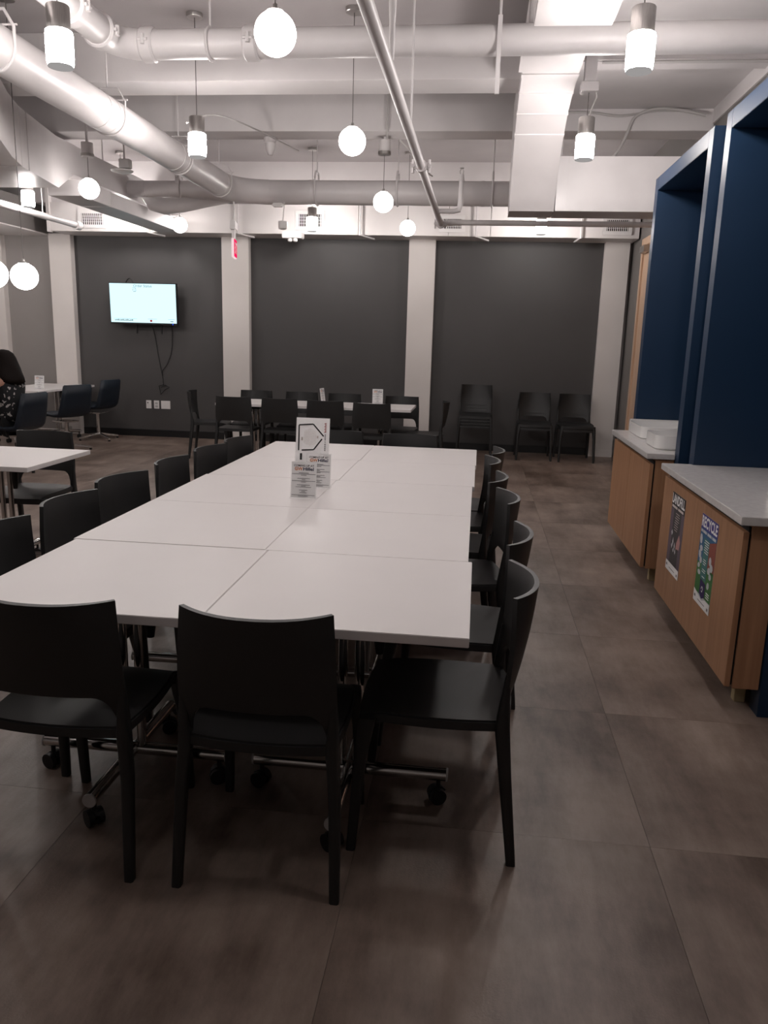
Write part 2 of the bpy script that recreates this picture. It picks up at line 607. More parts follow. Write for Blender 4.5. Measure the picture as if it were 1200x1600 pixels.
def chair_seat():
    nx, ny = 14, 12
    bm = bmesh.new()
    g = []
    for j in range(ny + 1):
        t = j / ny
        row = []
        for i in range(nx + 1):
            u = -1 + 2 * i / nx
            hw = 0.200 + 0.022 * math.sin(PI * min(1, t * 0.9 + 0.1))
            yy = -0.205 - 0.022 * (1 - u * u) + t * (0.43 + 0.022 * (1 - u * u)) + (0.012 * (1 - u * u) if t == 1 else 0.012 * (1 - u * u) * t)
            z = 0.452 - 0.014 * (1 - u ** 4) * math.sin(PI * min(1, t)) - 0.022 * max(0, t - 0.8) ** 2 / 0.04
            row.append(bm.verts.new((u * hw, yy, z)))
        g.append(row)
    for j in range(ny):
        for i in range(nx):
            bm.faces.new((g[j][i], g[j][i + 1], g[j + 1][i + 1], g[j + 1][i]))
    # rolled skirt along the sides and the front
    rim = [g[j][0] for j in range(ny, -1, -1)] + g[0][1:] + [g[j][nx] for j in range(1, ny + 1)] + [g[ny][i] for i in range(nx - 1, 0, -1)]
    low = []
    for v in rim:
        low.append(bm.verts.new((v.co.x * 1.012, v.co.y * 1.012, v.co.z - 0.034)))
    n = len(rim)
    for k in range(n):
        k2 = (k + 1) % n
        bm.faces.new((rim[k], rim[k2], low[k2], low[k]))
    bm.faces.new(low)
    bmesh.ops.recalc_face_normals(bm, faces=bm.faces)
    es = [e for e in bm.edges if len(e.link_faces) == 2 and e.calc_face_angle(0) > 0.8]
    bmesh.ops.bevel(bm, geom=es, offset=0.006, segments=2, affect='EDGES', clamp_overlap=True)
    me = bpy.data.meshes.new('seat')
    bm.to_mesh(me)
    bm.free()
    me.materials.append(M['black'])
    me.polygons.foreach_set('use_smooth', [True] * len(me.polygons))
    me.set_sharp_from_angle(angle=math.radians(50))
    return me


def rounded_leg(pts, half):
    """tapering leg with a rounded-square section; half = list of (hx, hy)"""
    mb = MB()
    rings = []
    for p, (hx, hy) in zip(pts, half):
        ring = []
        c = 0.35
        for sx, sy in ((1, -1), (1, 1), (-1, 1), (-1, -1)):
            if sx * sy < 0:
                a, b = (sx * hx * (1 - c), sy * hy), (sx * hx, sy * hy * (1 - c))
            else:
                a, b = (sx * hx, sy * hy * (1 - c)), (sx * hx * (1 - c), sy * hy)
            ring += [(p[0] + a[0], p[1] + a[1], p[2]), (p[0] + b[0], p[1] + b[1], p[2])]
        rings.append(ring)
    vs = [v for r in rings for v in r]
    n = 8
    fs = [tuple(range(n - 1, -1, -1)), tuple((len(rings) - 1) * n + k for k in range(n))]
    for i in range(len(rings) - 1):
        for k in range(n):
            k2 = (k + 1) % n
            fs.append((i * n + k, i * n + k2, (i + 1) * n + k2, (i + 1) * n + k))
    return mb.add(vs, fs)


ME_BACK, ME_SEAT = chair_backrest(), chair_seat()
chair0 = thing('stacking_chair', 'x', 'chair')
for nm, me in (('backrest', ME_BACK), ('seat', ME_SEAT)):
    o = bpy.data.objects.new(nm, me)
    col.objects.link(o)
    o.parent = chair0
for s in (-1, 1):
    rounded_leg([(s * 0.226, 0.240, 0.0), (s * 0.215, 0.218, 0.30), (s * 0.203, 0.200, 0.432)],
                [(0.0135, 0.0135), (0.016, 0.018), (0.021, 0.026)]).obj('leg', M['black'], chair0, angle=50)
    rounded_leg([(s * 0.226, -0.245, 0.0), (s * 0.217, -0.210, 0.30), (s * 0.206, -0.196, 0.430), (s * 0.208, -0.200, 0.530), (s * 0.208, -0.203, 0.60)],
                [(0.0135, 0.014), (0.016, 0.019), (0.0175, 0.022), (0.0125, 0.0125), (0.008, 0.006)]).obj('leg', M['black'], chair0, angle=50)
_first = [True]


def chair(x, y, rz, label, group=None, z=0.0):
    if _first[0]:
        c = chair0
        _first[0] = False
    else:
        c = copy_tree(chair0)
    c.location = (x, y, z)
    c.rotation_euler = (0, 0, math.radians(rz))
    c['label'] = label
    if group:
        c['group'] = group
    elif 'group' in c:
        del c['group']
    return c


G1 = 'chairs around the long white table'
ords = ['nearest', 'second', 'third', 'fourth', 'fifth', 'farthest']
for k, (x, y, rz) in enumerate([(-0.073, 2.335, 90), (-0.050, 2.95, 84), (-0.065, 3.64, 96), (-0.10, 4.21, 83), (-0.125, 4.78, 93), (-0.085, 5.25, 87)]):
    chair(x, y, rz, 'black resin chair on the right side of the long white table, %s from the camera' % ords[k], G1)
for k, (x, y, rz) in enumerate([(-1.50, 2.57, -94), (-1.50, 3.11, -95), (-1.52, 3.63, -102), (-1.48, 4.23, -93), (-1.45, 4.76, -98), (-1.41, 5.235, -97)]):
    chair(x, y, rz, 'black resin chair on the left side of the long white table, %s from the camera' % ords[k], G1)
chair(-1.138, 2.115, 0, 'black resin chair at the near end of the long table, at the left frame edge', G1)
chair(-0.546, 2.115, 0, 'black resin chair in the middle foreground with its back to the camera', G1)
chair(-1.06, 5.74, 180, 'black resin chair at the far end of the long table behind the pentagon sign', G1)
chair(-0.485, 5.68, 180, 'black resin chair at the far end of the long table, right of the signs', G1)
G2 = 'chairs around the far white table'
for k, (x, y, nm) in enumerate([(-2.80, 9.12, 'leftmost'), (-2.25, 9.10, 'second from the left'), (-1.70, 9.02, 'third from the left'), (-1.15, 8.88, 'rightmost')]):
    chair(x, y, 0, 'black resin chair on the near side of the far white table, %s' % nm, G2)
chair(-3.32, 9.62, -80, 'black resin chair at the left end of the far white table by the column', G2)
chair(-0.60, 9.25, 92, 'black resin chair at the right end of the far white table', G2)
for k, (x, y, nm) in enumerate([(-2.84, 9.80, 'leftmost'), (-2.24, 9.80, 'second from the left'), (-1.68, 9.78, 'third from the left'), (-0.93, 9.66, 'rightmost')]):
    chair(x, y, 180, 'black resin chair on the wall side of the far white table, %s' % nm, G2)
chair(-3.01, 4.985, 180, 'black resin chair behind the small white table at the left frame edge')
for (x, y, n, w) in ((-0.01, 10.72, 4, 'leftmost, tallest'), (0.78, 10.72, 2, 'middle'), (1.32, 10.70, 2, 'rightmost, beside the column')):
    for k in range(n):
        pos = 'bottom' if k == 0 else ('top' if k == n - 1 else ('second from bottom' if k == 1 else 'third from bottom'))
        chair(x, y - 0.0 * k, 180 + (3 if x > 1 else 0), '%s chair of the %s stack against the charcoal wall' % (pos, w), 'stacked black chairs by the charcoal wall', z=0.04 * k)


# ================================================================== TABLES
TS = 0.7612
table0 = thing('folding_table', 'x', 'table')
MB().box(-TS / 2, TS / 2, -TS / 2, TS / 2, 0.712, 0.74).obj('table_top', M['laminate'], table0, bevel=0.0018)
MB().box(-0.20, 0.20, -0.045, 0.045, 0.690, 0.712).box(-0.045, 0.045, -0.20, 0.20, 0.696, 0.712).box(-0.06, 0.06, -0.06, 0.06, 0.655, 0.70).obj('top_bracket', M['blackp'], table0, bevel=0.004)
for dx in (-0.028, 0.028):
    MB().tube([(dx, 0, 0.105), (dx, 0, 0.665)], 0.0165, 14).obj('column', M['chrome'], table0)
MB().lathe([(0.013, 0), (0.020, 0.05), (0.021, 0.11), (0.012, 0.15)], (0.10, -0.06, 0.545), 12).obj('flip_lever', M['blackp'], table0)
MB().tube([(-0.33, 0, 0.102), (0.33, 0, 0.102)], 0.0215, 18).obj('base_tube', M['chrome'], table0)
MB().tube([(0, -0.33, 0.102), (0, 0.33, 0.102)], 0.0205, 18).obj('base_tube', M['chrome'], table0)
ME_HOOD = (MB().lathe([(0.008, 0.055), (0.008, 0.085)], (0, 0, 0), 10).prism([(0.030, 0.012), (0.034, 0.028), (0.028, 0.046), (0.010, 0.058), (-0.012, 0.058), (-0.026, 0.044), (-0.014, 0.034), (0.0, 0.012)], 'y', -0.006, 0.006)).mesh('caster', M['blackp'])
ME_WHEEL = MB().tube([(0, -0.0085, 0), (0, 0.0085, 0)], 0.0275, 18).mesh('wheel', M['blackp'])
ME_CAP = MB().tube([(0.0, 0, 0), (0.006, 0, 0)], [0.0228, 0.0222], 18).mesh('end_cap', M['endcap'])
for (cx, cy, a) in ((-0.305, 0, 160), (0.305, 0, 200), (0, -0.305, 140), (0, 0.305, 20)):
    c = bpy.data.objects.new('caster', ME_HOOD)
    col.objects.link(c)
    c.parent = table0
    c.location = (cx, cy, 0)
    c.rotation_euler = (0, 0, math.radians(a))
    for s in (-1, 1):
        w = bpy.data.objects.new('wheel', ME_WHEEL)
        col.objects.link(w)
        w.parent = c
        w.location = (0.004, s * 0.0165, 0.0278)
    e = bpy.data.objects.new('end_cap', ME_CAP)
    col.objects.link(e)
    e.parent = table0
    e.location = (cx / 0.305 * 0.33, cy / 0.305 * 0.33, 0.102)
    e.rotation_euler = (0, 0, math.atan2(cy, cx))
_ft = [True]


def table(x, y, label, group=None, rz=0.0):
    if _ft[0]:
        t = table0
        _ft[0] = False
    else:
        t = copy_tree(table0)
    t.location = (x, y, 0)
    t.rotation_euler = (0, 0, math.radians(rz))
    t['label'] = label
    if group:
        t['group'] = group
    return t


rows = ['nearest', 'second', 'third', 'fourth', 'farthest']
GT = 'square tables pushed together into one long table'
RDX = [0.014, 0.0, 0.0, 0.012, 0.018]
LDX = [0.013, 0.0, 0.0, 0.011, 0.016]
for k in range(5):
    yc = 2.022 + 0.762 * (k + 0.5)
    table(-0.381 + RDX[k], yc, 'square white table on chrome cross base, right column, %s row' % rows[k], GT)
    table(-1.143 + LDX[k], yc + (0.006 if k else 0.0), 'square white table on chrome cross base, left column, %s row' % rows[k], GT)
for k, nm in enumerate(('left', 'middle', 'right')):
    table(-3.03 + 0.765 * (k + 0.5), 9.305, '%s square table of the far row by the charcoal wall' % nm, 'far row of white tables')
table(-2.945, 4.605, 'small square white table at the left frame edge with chrome column')
table(-3.71, 4.605, 'square white table mostly outside the left frame edge, next to another')
# corner tables far left
table(-5.99, 9.99, 'white corner table with a card sign beside navy swivel chairs, near half', 'corner tables by the grey wall')
table(-5.99, 10.755, 'white corner table beside the column under the screen, far half', 'corner tables by the grey wall')
table(-6.755, 9.99, 'white corner table behind the seated person at the left frame edge', 'corner tables by the grey wall')


# ================================================================== NAVY SWIVEL CHAIRS
def swivel_chair():
    t = thing('swivel_chair', 'x', 'chair')
    bm = bmesh.new()
    prof = [(0.25, 0.425, 0.235), (0.22, 0.452, 0.245), (0.10, 0.450, 0.25), (-0.05, 0.435, 0.25), (-0.15, 0.445, 0.25), (-0.205, 0.50, 0.25), (-0.235, 0.60, 0.245), (-0.262, 0.72, 0.235), (-0.285, 0.85, 0.22)]
    g = []
    nx = 10
    for (y, z, hw) in prof:
        row = []
        for i in range(nx + 1):
            u = -1 + 2 * i / nx
            bow = 0.035 * abs(u) ** 2.5
            up = 0.02 * abs(u) ** 3 if z < 0.5 else 0
            row.append(bm.verts.new((u * hw, y + (bow if z > 0.48 else bow * 0.3), z + up)))
        g.append(row)
    for j in range(len(prof) - 1):
        for i in range(nx):
            bm.faces.new((g[j][i], g[j][i + 1], g[j + 1][i + 1], g[j + 1][i]))
    bmesh.ops.recalc_face_normals(bm, faces=bm.faces)
    bmesh.ops.solidify(bm, geom=bm.faces[:], thickness=0.045)
    bmesh.ops.recalc_face_normals(bm, faces=bm.faces)
    es = [e for e in bm.edges if len(e.link_faces) == 2 and e.calc_face_angle(0) > 0.9]
    bmesh.ops.bevel(bm, geom=es, offset=0.010, segments=2, affect='EDGES', clamp_overlap=True)
    me = bpy.data.meshes.new('upholstered_shell')
    bm.to_mesh(me)
    bm.free()
    me.materials.append(M['bluefab'])
    me.polygons.foreach_set('use_smooth', [True] * len(me.polygons))
    o = bpy.data.objects.new('upholstered_shell', me)
    col.objects.link(o)
    o.parent = t
    MB().box(-0.11, 0.11, -0.11, 0.13, 0.375, 0.392).obj('seat_plate', M['chrome'], t, bevel=0.004)
    MB().tube([(0, 0, 0.07), (0, 0, 0.385)], 0.026, 16).obj('column', M['chrome'], t)
    for k in range(4):
        a = PI / 4 + k * PI / 2 + 0.3
        mb = MB()
        c, s = math.cos(a), math.sin(a)
        pts = [(0.02, 0.085, 0.022), (0.30, 0.035, 0.014)]
        vs = []
        for (r, z, w) in pts:
            for sx, zz in ((-1, 0), (1, 0), (1, 0.026), (-1, 0.026)):
                vs.append((c * r - s * w * sx, s * r + c * w * sx, z - 0.013 + zz))
        mb.add(vs, [(3, 2, 1, 0), (4, 5, 6, 7), (0, 1, 5, 4), (1, 2, 6, 5), (2, 3, 7, 6), (3, 0, 4, 7)])
        f = mb.obj('foot_bar', M['chrome'], t, bevel=0.003)
        MB().lathe([(0.016, 0.0), (0.016, 0.023)], (c * 0.285, s * 0.285, 0), 12).obj('glide', M['blackp'], f)
    return t


sw = swivel_chair()
sw.location = (-5.36, 10.70, 0)
sw.rotation_euler.z = math.radians(82)
tag(sw, 'navy upholstered swivel chair nearest the wall under the screen', None, 'navy swivel chairs by the corner table')
s2 = copy_tree(sw)
s2.location = (-5.20, 9.52, 0)
s2.rotation_euler.z = math.radians(70)
s2['label'] = 'navy upholstered swivel chair, empty, between the seated person and the column'
s3 = copy_tree(sw)
s3.location = (-4.97, 8.06, 0)
s3.rotation_euler.z = math.radians(85)
s3['label'] = 'navy upholstered swivel chair that the person in the floral top sits in'


# ================================================================== CABINETS AND NAVY FRAMES
def frame(label, y0, y1):
    """navy niche: two side panels, top panel, back panel"""
    t = thing('niche_frame', label, 'frame', (1.58, (y0 + y1) / 2, 0), 'navy niche frames over the cabinets')
    MB().box(1.25, 1.90, y0, y0 + 0.10, 0.0, 2.75).obj('side_panel', M['navy'], t, bevel=0.002)
    MB().box(1.25, 1.90, y1 - 0.10, y1, 0.0, 2.75).obj('side_panel', M['navy'], t, bevel=0.002)
    MB().box(1.25, 1.90, y0 + 0.10, y1 - 0.10, 2.655, 2.75).obj('top_panel', M['navy'], t, bevel=0.002)
    MB().box(1.90, 1.945, y0, y1, 0.0, 2.75).obj('back_panel', M['navy'], t, bevel=0.002)
    return t


frame('nearer navy blue niche frame, cut by the right frame edge', 3.245, 4.735)
frame('farther navy blue niche frame, over the counter with white bins', 4.975, 6.495)


def cabinet(label, clabel, y0, y1, yi0, yi1, ct0, ct1, nd):
    t = thing('base_cabinet', label, 'cabinet', (1.5, (y0 + y1) / 2, 0), 'maple base cabinets in the niches')
    MB().box(1.138, 1.245, y0, y1, 0.118, 0.832).box(1.245, 1.88, yi0, yi1, 0.118, 0.832).obj('carcass', M['wood'], t, bevel=0.0015)
    MB().box(1.128, 1.138, y0 + 0.012, y1 - 0.012, 0.13, 0.82).obj('shadow_gap', M['dark'], t)
    w = (y1 - y0) / nd
    for k in range(nd):
        MB().box(1.105, 1.128, y0 + k * w + (0.0 if k == 0 else 0.0015), y0 + (k + 1) * w - 0.0015, 0.125, 0.80).obj('door', M['wood'], t, bevel=0.0015)
    MB().box(1.30, 1.34, yi0 + 0.03, yi1 - 0.03, 0.0, 0.118).obj('plinth', M['dark'], t, bevel=0.002)  # recessed board coloured near-black as the shadow beneath the doors
    MB().box(1.198, 1.244, y0 + 0.13, y0 + 0.175, 0.0, 0.118).obj('foot_block', M['plinth'], t, bevel=0.002)
    MB().box(1.30, 1.345, yi1 - 0.02, yi1, 0.0, 0.118).obj('foot_block', M['plinth'], t, bevel=0.002)
    c = MB().prism([(1.078, ct0), (1.078, ct1), (1.247, ct1), (1.247, yi1), (1.895, yi1), (1.895, yi0), (1.247, yi0), (1.247, ct0)], 'z', 0.835, 0.87).obj('countertop', M['counter'], bevel=0.0025)
    tag(c, clabel, 'countertop', 'white quartz countertops')
    return t


cabinet('maple cabinet with the landfill and recycle posters, nearer niche', 'white quartz countertop above the posters, nearer niche', 3.255, 4.645, 3.35, 4.63, 3.215, 4.655, 1)
cabinet('plain maple cabinet in the farther niche', 'white quartz countertop carrying the white bins, farther niche', 5.07, 6.40, 5.08, 6.39, 5.05, 6.415, 2)

# low white splash board at the far end of the far counter
sb = MB().box(1.20, 1.88, 6.355, 6.385, 0.871, 0.965).obj('splash_board', M['bin'], bevel=0.004)
tag(sb, 'low white upstand board at the far end of the far countertop', 'board')
stk = Flat((1.625, 6.353, 0.905), (1, 0, 0), (0, 0, 1))
sk = tag(stk.slab(0.11, 0.048, 0.0008).obj('sticker', M['palep'], sb), None)
mbk = MB()
for (a, b, c, d) in ((0.006, 0.024, 0.028, 0.042), (0.032, 0.05, 0.026, 0.036), (0.056, 0.072, 0.028, 0.040), (0.08, 0.1, 0.03, 0.038), (0.01, 0.018, 0.006, 0.02), (0.035, 0.06, 0.008, 0.014), (0.07, 0.098, 0.004, 0.018)):
    stk.rect(a, b, c, d, 0.0006, mbk)
mbk.obj('print', M['redink'], sk)


def rounded_bin(label, x0, x1, y0, y1, z0, h, r, group='white bins on the counters'):
    def outline(inset, n=6):
        a0, a1, b0, b1, rr = x0 + inset, x1 - inset, y0 + inset, y1 - inset, max(0.004, r - inset)
        pts = []
        for (cx, cy, st) in ((a1 - rr, b0 + rr, -PI / 2), (a1 - rr, b1 - rr, 0), (a0 + rr, b1 - rr, PI / 2), (a0 + rr, b0 + rr, PI)):
            for k in range(n + 1):
                a = st + (PI / 2) * k / n
                pts.append((cx + rr * math.cos(a), cy + rr * math.sin(a)))
        return pts
    rings = [(outline(0.010), z0), (outline(0.0), z0 + 0.01), (outline(0.0), z0 + h), (outline(0.006), z0 + h), (outline(0.010), z0 + 0.012)]
    n = len(rings[0][0])
    vs = [(p[0], p[1], z) for ring, z in rings for p in ring]
    fs = [tuple(range(n - 1, -1, -1)), tuple((len(rings) - 1) * n + k for k in range(n))]
    for i in range(len(rings) - 1):
        for k in range(n):
            k2 = (k + 1) % n
            fs.append((i * n + k, i * n + k2, (i + 1) * n + k2, (i + 1) * n + k))
    o = MB().add(vs, fs).obj('storage_bin', M['bin'])
    tag(o, label, 'bin', group)
    return o


rounded_bin('white rounded bin on the far counter, nearer to the camera', 1.165, 1.60, 5.235, 5.60, 0.8705, 0.092, 0.07)
rounded_bin('white rounded bin on the far counter, farther, by the upstand board', 1.185, 1.60, 5.80, 6.33, 0.8705, 0.088, 0.07)
rounded_bin('white bin on the near counter at the right frame edge', 1.335, 1.62, 3.45, 3.72, 0.8705, 0.13, 0.03)


# posters on the near cabinet
def poster(label, y_left, w, z0, h, kind):
    f = Flat((1.1045, y_left, z0), (0, -1, 0), (0, 0, 1))
    t = thing('waste_poster', label, 'poster', (1.1045, y_left - w / 2, z0), 'posters on the maple cabinet')
    f.slab(w, h, 0.0004).obj('paper', M['p_pale'], t)
    if kind == 'recycle':
        f.rect(0, w, h * 0.84, h, 0.0006).obj('header', M['p_violet'], t)
        f.rect(0, w, h * 0.46, h * 0.84, 0.0006).obj('upper_field', M['p_blue'], t)
        f.poly([(w * 0.62, h * 0.46), (w, h * 0.46), (w, h * 0.80), (w * 0.62, h * 0.74)], 0.0009).obj('brick_field', M['p_red'], t)
        f.rect(w * 0.0, w, h * 0.12, h * 0.46, 0.0006).obj('lower_field', M['p_green'], t)
        f.rect(w * 0.28, w * 0.62, h * 0.30, h * 0.76, 0.0011).obj('list_field', M['p_teal'], t)
        f.poly([(w * 0.32, h * 0.13), (w * 0.48, h * 0.09), (w * 0.64, h * 0.13), (w * 0.64, h * 0.28), (w * 0.32, h * 0.30)], 0.0013).obj('emblem_field', M['p_deep'], t)
        lettering('RECYCLE', M['paper'], t, f.p(w * 0.5, h * 0.86, 0.001), f.x, f.u, h * 0.125, w * 0.94, bold=0.03)
        m = MB()
        for (a, b) in ((0.04, 0.14), (0.16, 0.38), (0.43, 0.66), (0.69, 0.72), (0.75, 0.94)):
            f.rect(w * a, w * b, h * 0.80, h * 0.83, 0.0016, m)
        m.obj('subtitle', M['p_pale'], t)
        m = MB()
        for k, (a, b) in enumerate(((0.34, 0.6), (0.32, 0.58), (0.36, 0.6), (0.34, 0.56), (0.33, 0.6), (0.36, 0.58))):
            f.rect(w * a, w * b, h * (0.73 - 0.026 * k), h * (0.738 - 0.026 * k), 0.0016, m)
        for (a, b, z) in ((0.36, 0.52, 0.52), (0.34, 0.54, 0.495), (0.36, 0.5, 0.47), (0.36, 0.56, 0.41), (0.34, 0.54, 0.385), (0.38, 0.54, 0.33)):
            f.rect(w * a, w * b, h * z, h * (z + 0.008), 0.0016, m)
        for z in (0.20, 0.175, 0.15):
            f.rect(w * 0.72, w * 0.92, h * z, h * (z + 0.012), 0.0016, m)
        m.obj('text_lines', M['paper'], t)
        m = MB()
        for (a, b, sa, sb_, rot) in ((0.10, 0.72, 0.05, 0.06, 0.2), (0.16, 0.62, 0.06, 0.035, 0.0), (0.12, 0.55, 0.05, 0.05, 0.4), (0.2, 0.49, 0.05, 0.04, 0), (0.12, 0.42, 0.05, 0.03, 0.2), (0.18, 0.35, 0.06, 0.03, 0),
                                     (0.76, 0.56, 0.05, 0.05, 0.3), (0.86, 0.50, 0.06, 0.045, 0), (0.74, 0.45, 0.06, 0.04, 0.2), (0.84, 0.40, 0.05, 0.035, 0), (0.78, 0.29, 0.05, 0.04, 0.6)):
            pts = []
            for k in range(8):
                an = 2 * PI * k / 8
                dx, dy = math.cos(an) * sa * w * 1.5, math.sin(an) * sb_ * h
                pts.append((w * a + dx * math.cos(rot) - dy * math.sin(rot), h * b + dx * math.sin(rot) + dy * math.cos(rot)))
            f.poly(pts, 0.0015, m)
        m.obj('printed_items', M['p_pale'], t)
        m = MB()
        cx, cy, rr = w * 0.48, h * 0.20, h * 0.034
        for k in range(3):
            a0 = PI / 2 + k * 2 * PI / 3 + 0.22
            pts = []
            for q in range(5):
                a = a0 + q * 0.40
                pts.append((cx + rr * math.cos(a), cy + rr * math.sin(a)))
            for q in range(4, -1, -1):
                a = a0 + q * 0.40
                pts.append((cx + rr * 0.62 * math.cos(a), cy + rr * 0.62 * math.sin(a)))
            f.poly(pts, 0.0018, m)
        m.obj('recycling_emblem', M['paper'], t)
        f.poly([(0, 0), (w, 0), (w, h * 0.115), (w * 0.72, h * 0.115), (w * 0.5, h * 0.075), (w * 0.28, h * 0.105), (0, h * 0.14)], 0.0014).obj('footer', M['paper'], t)
    else:
        f.rect(0, w, h * 0.80, h, 0.0006).obj('header', M['ink'], t)
        f.rect(0, w, h * 0.10, h * 0.80, 0.0006).obj('field', M['p_mauve'], t)
        f.rect(w * 0.22, w * 0.80, h * 0.10, h * 0.80, 0.0009).obj('list_field', M['p_grey'], t)
        lettering('LANDFILL', M['paper'], t, f.p(w * 0.5, h * 0.865, 0.001), f.x, f.u, h * 0.12, w * 0.94, bold=0.03)
        m = MB()
        for (a, b) in ((0.05, 0.46), (0.52, 0.92)):
            f.rect(w * a, w * b, h * 0.812, h * 0.842, 0.0016, m)
        m.obj('subtitle', M['palep'], t)
        m = MB()
        for k, (a, b) in enumerate(((0.4, 0.68), (0.42, 0.70), (0.36, 0.66), (0.38, 0.68), (0.36, 0.6), (0.36, 0.64), (0.34, 0.62), (0.38, 0.6))):
            f.rect(w * a, w * b, h * (0.76 - 0.03 * k), h * (0.767 - 0.03 * k), 0.0016, m)
        m.obj('text_lines', M['palep'], t)
        m = MB()
        for (a, b, sa, sb_) in ((0.25, 0.50, 0.04, 0.04), (0.38, 0.40, 0.03, 0.06), (0.52, 0.36, 0.03, 0.05), (0.46, 0.30, 0.03, 0.03), (0.60, 0.30, 0.03, 0.04), (0.32, 0.34, 0.03, 0.04)):
            f.poly([(w * (a - sa * 1.5), h * b), (w * a, h * (b - sb_)), (w * (a + sa * 1.5), h * b), (w * a, h * (b + sb_))], 0.0015, m)
        m.obj('printed_items', M['p_pale'], t)
        f.poly([(w * 0.62, h * 0.34), (w * 0.86, h * 0.36), (w * 0.90, h * 0.46), (w * 0.78, h * 0.54), (w * 0.64, h * 0.42)], 0.0013).obj('printed_bag', M['p_pink'], t)
        f.rect(0, w, 0, h * 0.115, 0.0014).obj('footer', M['paper'], t)
    m = MB()
    f.rect(w * 0.28, w * 0.72, h * 0.045, h * 0.055, 0.0018, m)
    f.rect(w * 0.05, w * 0.14, h * 0.05, h * 0.08, 0.0018, m)
    f.rect(w * 0.86, w * 0.94, h * 0.03, h * 0.06, 0.0018, m)
    m.obj('fine_print', M['faint'], t)
    return t


poster('dark poster headed LANDFILL on the near maple cabinet door', 4.425, 0.275, 0.315, 0.435, 'landfill')
poster('blue and green poster headed RECYCLE on the near maple cabinet door', 3.835, 0.262, 0.325, 0.430, 'recycle')


# ================================================================== CARD SIGNS
def card_sign(label, x, y, z, rz=0.0, w=0.127, h=0.178, group='card signs on the tables', lean=0.14):
    t = thing('card_sign', label, 'sign', (x, y, z), group)
    a = math.radians(rz)
    xd = Vector((math.cos(a), math.sin(a), 0))
    nd0 = Vector((math.sin(a), -math.cos(a), 0))           # faces the camera side
    ud = (Vector((0, 0, 1)) - nd0 * lean).normalized()
    f = Flat(Vector((x, y, z + 0.003)) - xd * (w / 2), xd, ud)
    f.slab(w, h, 0.0012).obj('card', M['paper'], t)
    m = MB()
    m.add([f.p(-0.004, 0, 0.003), f.p(w + 0.004, 0, 0.003), f.p(w + 0.004, h + 0.004, 0.003), f.p(-0.004, h + 0.004, 0.003),
           f.p(-0.004, 0, 0.0015), f.p(w + 0.004, 0, 0.0015), f.p(w + 0.004, h + 0.004, 0.0015), f.p(-0.004, h + 0.004, 0.0015)],
          [(0, 1, 2, 3), (7, 6, 5, 4), (4, 5, 1, 0), (5, 6, 2, 1), (6, 7, 3, 2), (7, 4, 0, 3)])
    b0 = f.p(-0.004, 0.0, 0.0)
    m.add([Vector((p.x, p.y, z + zz)) for zz in (0.0, 0.003) for p in (f.p(-0.004, 0, 0.02), f.p(w + 0.004, 0, 0.02), f.p(w + 0.004, 0, -0.05), f.p(-0.004, 0, -0.05))],
          [(3, 2, 1, 0), (4, 5, 6, 7), (0, 1, 5, 4), (1, 2, 6, 5), (2, 3, 7, 6), (3, 0, 4, 7)])
    m.obj('acrylic_holder', M['clear'], t)
    return t, f


def hillel_card(label, x, y, z, rz=0.0):
    w, h = 0.127, 0.178
    t, f = card_sign(label, x, y, z, rz)
    lettering('COMING UP AT', M['ink'], t, f.p(w * 0.5, h * 0.875, 0.0035), f.x, f.u, 0.0095, w * 0.80, bold=0.012)
    lettering('GW', M['orange'], t, f.p(w * 0.13, h * 0.765, 0.0035), f.x, f.u, 0.0165, w * 0.32, align='LEFT', bold=0.02)
    lettering('Hillel', M['navyink'], t, f.p(w * 0.47, h * 0.765, 0.0035), f.x, f.u, 0.0165, w * 0.42, align='LEFT', bold=0.02)
    m = MB()
    for (zz, ww) in ((0.70, 0.40), (0.667, 0.94), (0.633, 0.22), (0.545, 0.50), (0.51, 0.14), (0.475, 0.94), (0.445, 0.18), (0.365, 0.52), (0.335, 0.18), (0.305, 0.62), (0.22, 0.34), (0.185, 0.14), (0.15, 0.28), (0.08, 0.92), (0.05, 0.40)):
        f.rect(w * (0.5 - ww / 2), w * (0.5 + ww / 2), h * zz - 0.0012, h * zz + 0.0012, 0.0036, m)
    m.obj('fine_print', M['faint'], t)
    return t


hillel_card('front card sign reading COMING UP AT GWHillel on the long table', -0.832, 3.755, 0.7405, -2)
hillel_card('second card sign reading COMING UP AT GWHillel, just behind the front one', -0.815, 4.045, 0.7405, 2)
hillel_card('card sign on the far table by the charcoal wall, facing the camera', -1.205, 9.60, 0.7405, 6)
hillel_card('card sign on the corner table beside the seated person', -5.775, 9.93, 0.7405, 4)
hillel_card('card sign turned edge-on on the far table', -1.84, 9.42, 0.7405, 78)

# the letter-size sign with the black pentagon
t, f = card_sign('taller sign with a black pentagon outline behind the two card signs', -1.03, 4.90, 0.7405, -1, 0.216, 0.279)
w, h = 0.216, 0.279


def stroke(pts, wd, mb):
    for (a, b), (c, d) in zip(pts[:-1], pts[1:]):
        dx, dy = c - a, d - b
        L = math.hypot(dx, dy)
        px, py = -dy / L * wd / 2, dx / L * wd / 2
        f.poly([(a - px, b - py), (c - px, d - py), (c + px, d + py), (a + px, b + py)], 0.0036, mb)


